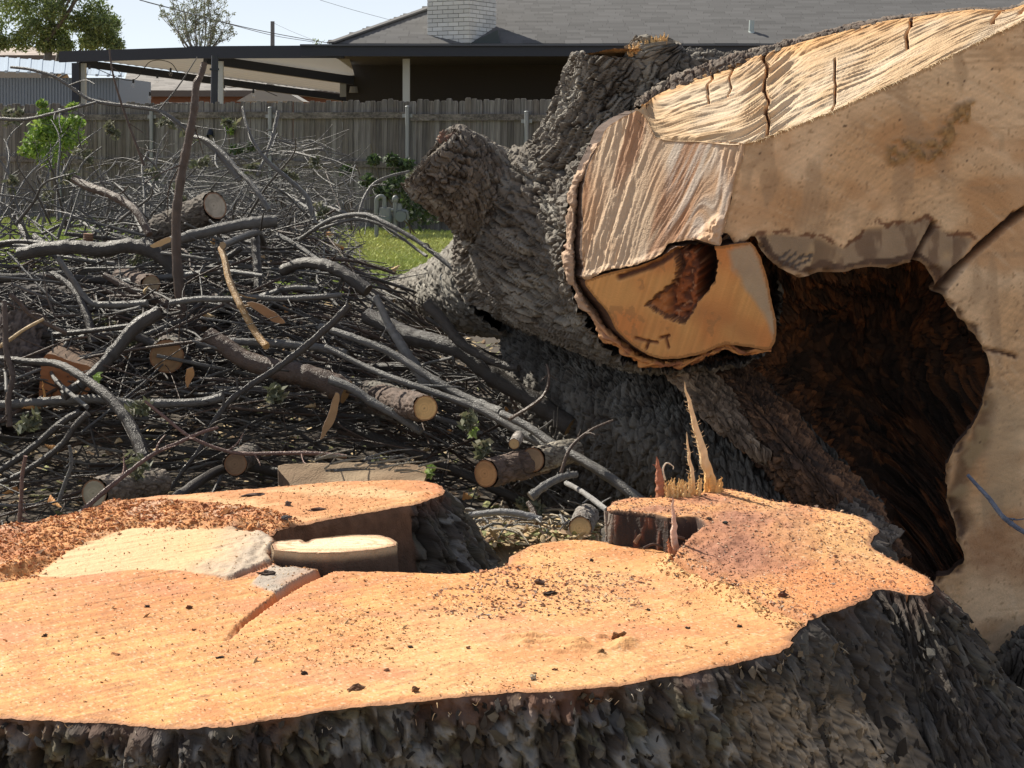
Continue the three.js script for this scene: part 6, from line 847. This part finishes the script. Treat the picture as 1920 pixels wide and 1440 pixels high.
// the orange tip of the upright stick and other torn ends are parts of their branches
// sawn logs and rounds lying in the pile
function logThing(label, a, b, r0, r1, barkT, cutC, name = 'log', both = false) {
  const ax = b.clone().sub(a), L = ax.length(); ax.normalize(); const g = group(name, a.x, a.y, a.z); tag(g, label, 'log'); const n = 7, sp = []; for (let k = 0; k <= n; k++) sp.push([a.clone().lerp(b, k / n).add(V(gs(), gs(), gs()).multiplyScalar(k && k < n ? r0 * 0.07 : 0)), mix(r0, r1, k / n)]);
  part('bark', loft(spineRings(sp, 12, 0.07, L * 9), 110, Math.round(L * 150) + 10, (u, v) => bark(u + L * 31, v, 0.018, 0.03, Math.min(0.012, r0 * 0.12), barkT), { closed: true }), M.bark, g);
  for (const [p, nn, r] of both ? [[a, ax.clone().negate(), r0], [b, ax, r1]] : [[a, ax.clone().negate(), r0]]) {
    const e1 = V(0, 1, 0).cross(nn).normalize(), e2 = V(0, 0, 0).crossVectors(nn, e1), poly = Array.from({ length: 90 }, (_, i) => { const t = i / 90 * 2 * Math.PI, q = r * 0.97 * (1 + 0.08 * (fb(Math.cos(t) * 1.6 + r * 99, Math.sin(t) * 1.6, 5, 2) - 0.5)); return [Math.cos(t) * q, Math.sin(t) * q]; });
    part('cut_end', sheet(poly, r / 16, (x, y, h) => p.clone().addScaledVector(e1, x).addScaledVector(e2, y).addScaledVector(nn, h + 0.004), (x, y, ed) => { const rg = fb(Math.hypot(x + r * 0.1, y) * 16 / r, 1, 3, 2), k = fb(x * 30, y * 30, 7, 3); O.h = 0.002 * (k - 0.5); O.c = sc(mx(cutC, sc(cutC, 0.72), ss(0.4, 0.7, k)), 0.86 + 0.28 * rg); if (Math.hypot(x + r * 0.1, y) < r * 0.06) O.c = sc(cutC, 0.4); if (ed < r * 0.1) O.c = mx(O.c, [0.24, 0.11, 0.05], 0.85); return O; }), M.wood, g);
  }
  return g;
}
const lt = { plate: [0.12, 0.1, 0.085], crack: [0.08, 0.06, 0.05], lichen: [0.26, 0.25, 0.21] }, rt = { plate: [0.14, 0.1, 0.08], crack: [0.08, 0.05, 0.035], lichen: null };
logThing('round sawn log with a bright orange cut end, right middle of the pile', P(797, 765, 4.55), P(700, 745, 5.1), 0.037, 0.045, rt, [0.72, 0.46, 0.2]);
logThing('rough barked grey log right behind the orange cut log end', P(752, 760, 4.95), P(690, 742, 5.1), 0.05, 0.05, lt, ENDC);
logThing('small log with a pale oval cut end beside the raised stump block', P(1088, 990, 3.75), P(1100, 968, 4.1), 0.027, 0.03, { ...rt, plate: [0.24, 0.22, 0.2] }, [0.66, 0.45, 0.22]);
logThing('short brown log facing left with a ragged end under the pile edge', P(912, 888, 4.15), P(1020, 862, 4.4), 0.036, 0.036, rt, [0.5, 0.27, 0.12]);
logThing('short lit log behind the short brown one', P(1000, 862, 4.3), P(1075, 845, 4.55), 0.034, 0.032, { ...rt, plate: [0.3, 0.27, 0.22] }, [0.45, 0.3, 0.18]);
logThing('tiny sawn stub with a pale ringed end above the short brown log', P(964, 832, 4.2), P(972, 818, 4.4), 0.014, 0.014, { ...rt, plate: [0.35, 0.32, 0.29] }, ENDC);
logThing('fat dark log lying level across the left side of the pile', P(-60, 562, 6.07), P(420, 600, 5.85), 0.085, 0.08, { plate: [0.09, 0.08, 0.075], crack: [0.04, 0.032, 0.03], lichen: null }, ENDC);
logThing('log chunk with a pale grey sawn end pointing right above the smooth branch', P(402, 386, 6.14), P(300, 432, 6.36), 0.055, 0.06, { plate: [0.14, 0.12, 0.1], crack: [0.07, 0.05, 0.045], lichen: null }, [0.5, 0.42, 0.32]);
logThing('log with a round pale end behind the brown split branch', P(283, 533, 5.74), P(230, 520, 6.21), 0.034, 0.04, rt, [0.42, 0.31, 0.19]);  // end colour lowered to paint the dimness where it lies
logThing('log with a tall dim sawn end in the dark heart of the pile', P(313, 668, 5.13), P(330, 655, 5.56), 0.055, 0.055, lt, [0.36, 0.21, 0.1]);  // cut end coloured darker for the shade inside the pile
logThing('log with a dim round sawn end low behind the stump left of the slab', P(442, 870, 4.40), P(470, 850, 4.92), 0.032, 0.034, lt, [0.26, 0.16, 0.09]);  // shade low in the pile is painted into this cut end
logThing('grey log with a mossy top just left of the pale slab behind the stump', P(178, 925, 4.05), P(300, 905, 4.40), 0.036, 0.036, { plate: [0.24, 0.2, 0.16], crack: [0.13, 0.1, 0.08], lichen: null }, [0.45, 0.4, 0.28]);
logThing('dark upright stump block at the left edge under the branches', P(38, 600, 5.28), P(36, 800, 5.13), 0.085, 0.095, { plate: [0.13, 0.1, 0.085], crack: [0.06, 0.045, 0.04], lichen: null }, [0.3, 0.15, 0.08]);
{ // brown sawn block beside it, and the pale slab behind the stump
  const blk = (name, label, cat, pxs, d, th, c0, c1, tilt = 0) => { const g = group(name, P(pxs[0][0], 0, d).x, 0, -d); tag(g, label, cat); const pl = P(pxs[0][0], pxs[0][1], d), n = V(0.12, tilt, 1).normalize(); const e1 = V(n.z, 0, -n.x).normalize(), e2 = V(0, 0, 0).crossVectors(n, e1), q = (x, y) => { const p = onPl(x, y, pl, n).sub(pl); return [p.dot(e1), p.dot(e2)]; }; const poly = smoothPoly(pxs.map((p) => q(...p)), 0.006, 0.004, d), toW = (a, b, h) => pl.clone().addScaledVector(e1, a).addScaledVector(e2, b).addScaledVector(n, h); const f = (a, b) => { const k = fb(a * 8, b * 40, 3, 3), m = fb(a * 12, b * 12, 5, 3); O.h = 0.006 * (k - 0.5); O.c = sc(mx(c0, c1, ss(0.3, 0.7, m)), 0.8 + 0.4 * k); return O; }; part('sawn_face', sheet(poly, 0.008, toW, f), M.wood, g);
    const m = poly.length, pos = [], uv = [], col = [], idx = []; for (let i = 0; i <= m; i++) { const p = poly[i % m]; for (let j = 0; j < 5; j++) { const w = toW(p[0], p[1], f(p[0], p[1]).h - th * j / 4 - (j ? 0.004 * h3(i, j, 3) : 0)); pos.push(w.x, w.y, w.z); uv.push(i * 0.006, j * th / 4); col.push(...sc([0.14, 0.09, 0.06], 0.7 + 0.6 * h3(i, j, 5))); } } for (let i = 0; i < m; i++) for (let j = 0; j < 4; j++) { const a = i * 5 + j; idx.push(a, a + 5, a + 6, a, a + 6, a + 1); } part('edge', geoFrom(new Float32Array(pos), new Float32Array(uv), new Float32Array(col), new Uint32Array(idx)), M.rot, g); };
  blk('wood_block', 'orange brown split block of wood beside the dark stump block', 'wood block', [[80, 672], [100, 664], [135, 678], [172, 690], [168, 730], [150, 748], [76, 748]], 5.0, 0.25, [0.46, 0.2, 0.08], [0.36, 0.14, 0.055]);
  blk('wood_slab', 'wide pale sawn slab leaning just behind the stump root', 'wood slab', [[522, 872], [600, 868], [700, 868], [790, 872], [800, 888], [780, 930], [700, 940], [560, 935], [542, 905]], 3.98, 0.06, [0.5, 0.36, 0.22], [0.36, 0.24, 0.14], 1.4);
  blk('wood_splinter', 'tall thin wood splinter standing upright in the pile centre', 'splinter', [[629, 736], [637, 740], [634, 770], [622, 800], [600, 824], [606, 800], [620, 765]], 4.7, 0.012, [0.5, 0.33, 0.18], [0.4, 0.24, 0.12]);
  blk('wood_splinter', 'orange torn wood flap hanging in the dark heart of the pile', 'splinter', [[350, 692], [362, 690], [364, 702], [356, 722], [352, 730], [348, 712]], 4.85, 0.012, [0.6, 0.34, 0.12], [0.4, 0.2, 0.08]);
  blk('wood_splinter', 'bright peeled wood tongue at the foot of the smooth branch', 'splinter', [[281, 460], [300, 450], [318, 444], [322, 452], [305, 460], [288, 464]], 5.7, 0.02, [0.72, 0.52, 0.28], [0.66, 0.42, 0.2]);
  blk('wood_splinter', 'orange torn wood strip lying above the centre of the pile', 'splinter', [[462, 567], [490, 570], [520, 590], [535, 606], [520, 606], [495, 592]], 5.05, 0.012, [0.5, 0.32, 0.15], [0.36, 0.19, 0.09]);
}
// how high the pile stands at a place
const pileTop = (x, d) => { const p = CX + x * F / d; return 0.93 * ss(3.3, 6.2, d) * (1 - ss(9.5, 15, d)) * (1 - 0.3 * ss(520, 900, p)) * (0.85 + 0.3 * fb(x * 1.2, d * 0.8, 5, 2)) * (1 - 0.8 * (1 - ss(120, 250, p)) * ss(6.8, 8.2, d)); };
const blocked = (p) => { const d = -p.z, [x, y] = PXOF(p); if (p.y < 0.005) return true; if (d < 3.95 && x > -500) return true; if (d < 4.25 && p.y > 0.3 && x < 800) return true; if (x > 1010 + 0.42 * (y - 560)) return true; if (x > 870 && y < 640) return true; if (d < 8 && x > 790 && y < 560 && y > 470) return true; if (x > 690 && x < 900 && y < 500) return true; return false; };
const clear = (pts) => { for (let k = 0; k <= 8; k++) if (blocked(crv(pts, k / 8, false))) return false; return true; };
function randomBranch(thick, lift, dMax = 10) {
  for (let tr = 0; tr < 200; tr++) {
    const px = rr(-140, 1040), d = (rnd() < 0.12 ? 4.05 : 5.0) + (dMax - 5.0) * Math.pow(rnd(), 1.35), x = (px - CX) * d / F, top = pileTop(x, d); if (top < 0.06) continue;
    const y = top * (lift ? rr(0.75, 1.02) : Math.pow(rnd(), 0.7)), len = rr(0.35, 1.5) * (thick > 0.012 ? 1.2 : 1), right = ss(350, 750, px);
    let az = rnd() < 0.3 + 0.5 * right ? rr(-0.3, 0.5) : rr(0, Math.PI * 2), inc = gs() * 0.46; const fwd = rnd() < 0.55 * right ? -0.33 : 0; inc += fwd;
    const dir = V(Math.cos(az) * Math.cos(inc), Math.sin(inc), Math.sin(az) * Math.cos(inc)), c = V(x, y, -d), bend = len * 0.065, a = c.clone().addScaledVector(dir, -len / 2), b = c.clone().addScaledVector(dir, len / 2), m1 = a.clone().lerp(b, 0.33).add(V(gs() * bend, gs() * bend * 0.8, gs() * bend)), m2 = a.clone().lerp(b, 0.66).add(V(gs() * bend, gs() * bend * 0.8 + 0.02, gs() * bend)), pts = [a, m1, m2, b];
    if (clear(pts)) return pts;
  }
  return null;
}
const kinds = [
  ['thin grey branch tangled among many alike in the brush pile', 'thin grey branches in the brush pile', 0.004, 0.0075, CG, 92],
  ['dark brown thin branch tangled among many alike in the brush pile', 'dark brown thin branches in the brush pile', 0.004, 0.008, CB, 44],
  ['stout grey branch lying among many alike in the brush pile', 'stout grey branches in the brush pile', 0.0085, 0.014, [0.125, 0.118, 0.11], 34],
  ['stout blackish branch lying among many alike in the brush pile', 'stout blackish branches in the brush pile', 0.0085, 0.018, CD, 36],
];
for (const [label, grp, ra, rb, c, n] of kinds) for (let i = 0; i < n; i++) { const r = rr(ra, rb), pts = randomBranch(r, rnd() < 0.55); if (!pts) continue; tag(mesh('branch', branchGeo(pts, r, r * rr(0.45, 0.9), sc(c, rr(0.8, 1.25)), i + ra * 900, r < 0.009 ? 6 : 3, r > 0.01 && rnd() < 0.3 ? [0.4, 0.28, 0.16] : null), M.stick), label, brushCat, grp); }
// bare boughs that stand out of the top of the pile against fence and lawn
for (let i = 0; i < 96; i++) {
  const x0 = i < 64 ? rr(-30, 690) : rr(-60, 280), d = rr(6.3, 9.5), y0 = rr(400, 470), up = rr(30, 190) * (x0 < 480 ? 1 : 0.55), x1 = x0 + rr(-150, 150), cv = rr(-50, 50), y1 = y0 - up, d1 = d + rr(-0.7, 0.7);
  const pts = [P(x0, y0, d), P(mix(x0, x1, 0.35) + cv * 0.4, mix(y0, y1, 0.42), mix(d, d1, 0.35)), P(mix(x0, x1, 0.7) + cv, mix(y0, y1, 0.8), mix(d, d1, 0.7)), P(x1 + cv * 0.7, y1, d1)];
  tag(mesh('branch', branchGeo(pts, rr(0.004, 0.009), rr(0.0018, 0.003), sc(CG, rr(0.8, 1.2)), i + 400, 5), M.stick), 'bare grey bough poking out of the top of the brush pile', brushCat, 'bare boughs above the brush pile');
}
// nobody could count the twigs deeper in
{
  const L = []; for (let i = 0; i < 4600; i++) { const r = rr(0.0014, 0.006), pts = randomBranch(r, rnd() < 0.5, 12); if (pts) { if (pts[1].z > -4.9 && rnd() < 0.3) continue; const c = sc([CG, CB, CD, CD][Math.floor(rnd() * 4)], rr(0.7, 1.3)); const q = rr(0.15, 0.7), m = crv(pts, 0.5, false); L.push(stick(pts.map((p) => m.clone().lerp(p, q)), r, r * 0.5, 8, 5, c, i)); } }
  for (let i = 0; i < 1500; i++) { const px = rr(-80, 740), d = rr(6.5, 13), x = (px - CX) * d / F, y = pileTop(x, d) * rr(0.8, 1.4) + 0.02, l = rr(0.15, 0.6), a = rr(0, 7), e = V(x + Math.cos(a) * l, y + gs() * 0.12, -d + Math.sin(a) * l), s = V(x, y, -d); if (blocked(s) || blocked(e)) continue; L.push(stick([s, s.clone().lerp(e, 0.5).add(V(0, gs() * 0.07, 0)), e], rr(0.002, 0.0045), 0.0015, 6, 5, sc(CG, rr(0.9, 1.4)), i)); }
  for (let i = 0; i < 110; i++) { const d = rr(3.75, 4.4), px = rr(830, 1120), x = (px - CX) * d / F, y = 0.425 - 0.2 * (d - 3.85) + rr(0, 0.03), l = rr(0.04, 0.16), a = rr(0, 7), s = V(x, y, -d), e = V(x + Math.cos(a) * l, y + gs() * 0.02, -d + Math.sin(a) * l); L.push(stick([s, s.clone().lerp(e, 0.5).add(V(0, 0.01, 0)), e], rr(0.002, 0.005), 0.0015, 6, 5, sc(rnd() < 0.5 ? CG : [0.3, 0.24, 0.16], rr(0.9, 1.4)), i)); }
  const SP_ = []; for (let i = 0; i < 80; i++) { const px = rr(-20, 960), d = rr(4.5, 8), x = (px - CX) * d / F, y = pileTop(x, d) * rr(0.8, 1.02) + 0.02, l = rr(0.02, 0.09), q = V(x, y, -d), dd = V(gs(), gs() * 0.7, gs()).normalize(); if (blocked(q)) continue; SP_.push(splinter(q, q.clone().addScaledVector(dd, l), rr(0.004, 0.013), [[0.5, 0.22, 0.07], [0.6, 0.42, 0.2], [0.42, 0.3, 0.17]][i % 3], [[0.6, 0.3, 0.1], [0.62, 0.46, 0.26]][i % 2], i)); }
  tag(mesh('torn_splinters', merge(SP_), M.wood), 'pale and orange torn splinters caught all over the brush pile', 'splinters', null, 'stuff');
  for (let i = 0; i < 26; i++) { const x = rr(560, 800), y = rr(856, 886), s = P(x, y, 3.9), e = P(x + rr(20, 90), y - rr(-8, 26), rr(3.88, 4.0)); L.push(stick([s, s.clone().lerp(e, 0.5).add(V(0, 0.006 * gs(), 0)), e], rr(0.0015, 0.004), 0.001, 7, 5, sc(rnd() < 0.5 ? [0.3, 0.25, 0.18] : CG, rr(0.8, 1.3)), i)); }
  tag(mesh('brush_twigs', merge(L), M.stick), 'mass of fine grey twigs filling the brush pile', 'twigs', null, 'stuff');
  // chips and litter on the ground in and before the pile
  const N = 5200, m = new THREE.InstancedMesh(chip(2), M.grain, N), q = new THREE.Matrix4(), e = new THREE.Euler(), c = new THREE.Color(); for (let i = 0; i < N; i++) { const near = i < 2600, d = near ? rr(3.72, 4.5) : rr(4.4, 11), px = near ? rr(820, 1120) : rr(-80, 1000), s = near ? rr(0.004, 0.012) : rr(0.006, 0.02), x = (px - CX) * d / F; q.makeRotationFromEuler(e.set(rr(-0.6, 0.6), rr(0, 7), rr(-0.6, 0.6))); q.scale(V(s * rr(1, 2.4), s * 0.5, s)); q.setPosition(x, near ? 0.416 - 0.2 * (d - 3.85) + rr(-0.01, 0.02) : 0.01, -d); m.setMatrixAt(i, q); const t = rnd(), k = rr(0.7, 1.2), col = t < 0.4 ? [0.62, 0.47, 0.27] : t < 0.7 ? [0.3, 0.2, 0.12] : [0.24, 0.24, 0.1]; m.setColorAt(i, c.setRGB(col[0] * k, col[1] * k, col[2] * k)); } m.name = 'wood_litter'; m.castShadow = m.receiveShadow = true; scene.add(m); tag(m, 'wood chips and dry leaf litter on the ground at the pile', 'litter', null, 'stuff');
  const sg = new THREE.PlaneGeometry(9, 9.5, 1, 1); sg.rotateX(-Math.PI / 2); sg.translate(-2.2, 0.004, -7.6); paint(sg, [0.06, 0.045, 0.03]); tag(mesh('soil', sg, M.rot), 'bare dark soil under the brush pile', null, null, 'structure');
  const g = loft([[P(600, 900, 4.6), P(1000, 985, 4.5), P(1250, 1040, 4.5)], [P(600, 1010, 4.0), P(1000, 1010, 3.85), P(1250, 1060, 3.9)], [P(700, 1250, 3.4), P(950, 1250, 3.35), P(1250, 1250, 3.4)]], 90, 60, (u, v) => { const n = fb(u * 20, v * 20, 3, 3); O.h = 0.03 * (n - 0.5); O.c = sc(mx([0.12, 0.09, 0.055], [0.36, 0.27, 0.16], n), 0.6 + 0.8 * fb(u * 70, v * 70, 4, 2)); return O; }); tag(mesh('soil_mound', g, M.rot), 'low mound of soil and chips between stump and brush pile', null, null, 'structure');
}
// wilted leaves
{
  const G = [[0.16, 0.17, 0.09], [0.12, 0.14, 0.07], [0.22, 0.21, 0.13], [0.1, 0.11, 0.06]], L = [], T = [[88, 372], [255, 465], [270, 480], [195, 610], [255, 600], [260, 760], [60, 790], [20, 340], [130, 330], [160, 300], [280, 330], [340, 370], [370, 310], [420, 565], [455, 655], [510, 745], [260, 880], [885, 800], [905, 840], [1000, 960], [985, 945], [240, 640], [300, 640], [350, 250], [310, 230], [430, 230], [215, 240], [20, 220], [15, 215], [175, 610], [700, 880], [840, 320], [590, 300], [540, 330], [600, 390], [480, 320], [780, 322]];
  for (const [x, y] of T) { const d = y < 420 ? rr(6.5, 7.5) : mix(6.4, 4.2, ss(420, 850, y)); for (let k = 0; k < 3; k++) L.push([P(x + gs() * 14, y + gs() * 14, d), 0.02 + 0.018 * rnd()]); }
  tag(mesh('wilted_leaves', leafCloud(L, 2600, 0.016, G, 1), M.foliage), 'wilted grey green leaves clinging to twigs of the brush pile', 'leaves', null, 'stuff');
  for (const [x, y, d, label] of [[178, 712, 4.75, 'tiny bright lime leaf tuft on the curved dark branch at left'], [885, 806, 4.3, 'drooping pale green leaf sprig in the lower right of the pile'], [803, 885, 4.0, 'single broad green leaf just behind the upper root tip'], [1195, 1068, 3.4, 'small green leaf shred near the raised cut']].slice(0, 3)) tag(mesh('leaf_sprig', leafCloud([[P(x, y, d), 0.016], [P(x, y + 9, d), 0.014], [P(x + 3, y - 8, d), 0.012]], 26, 0.014, [[0.25, 0.36, 0.08], [0.3, 0.4, 0.12]], 2), M.foliage), label, 'leaf sprig');
}
renderer.render(scene, camera);
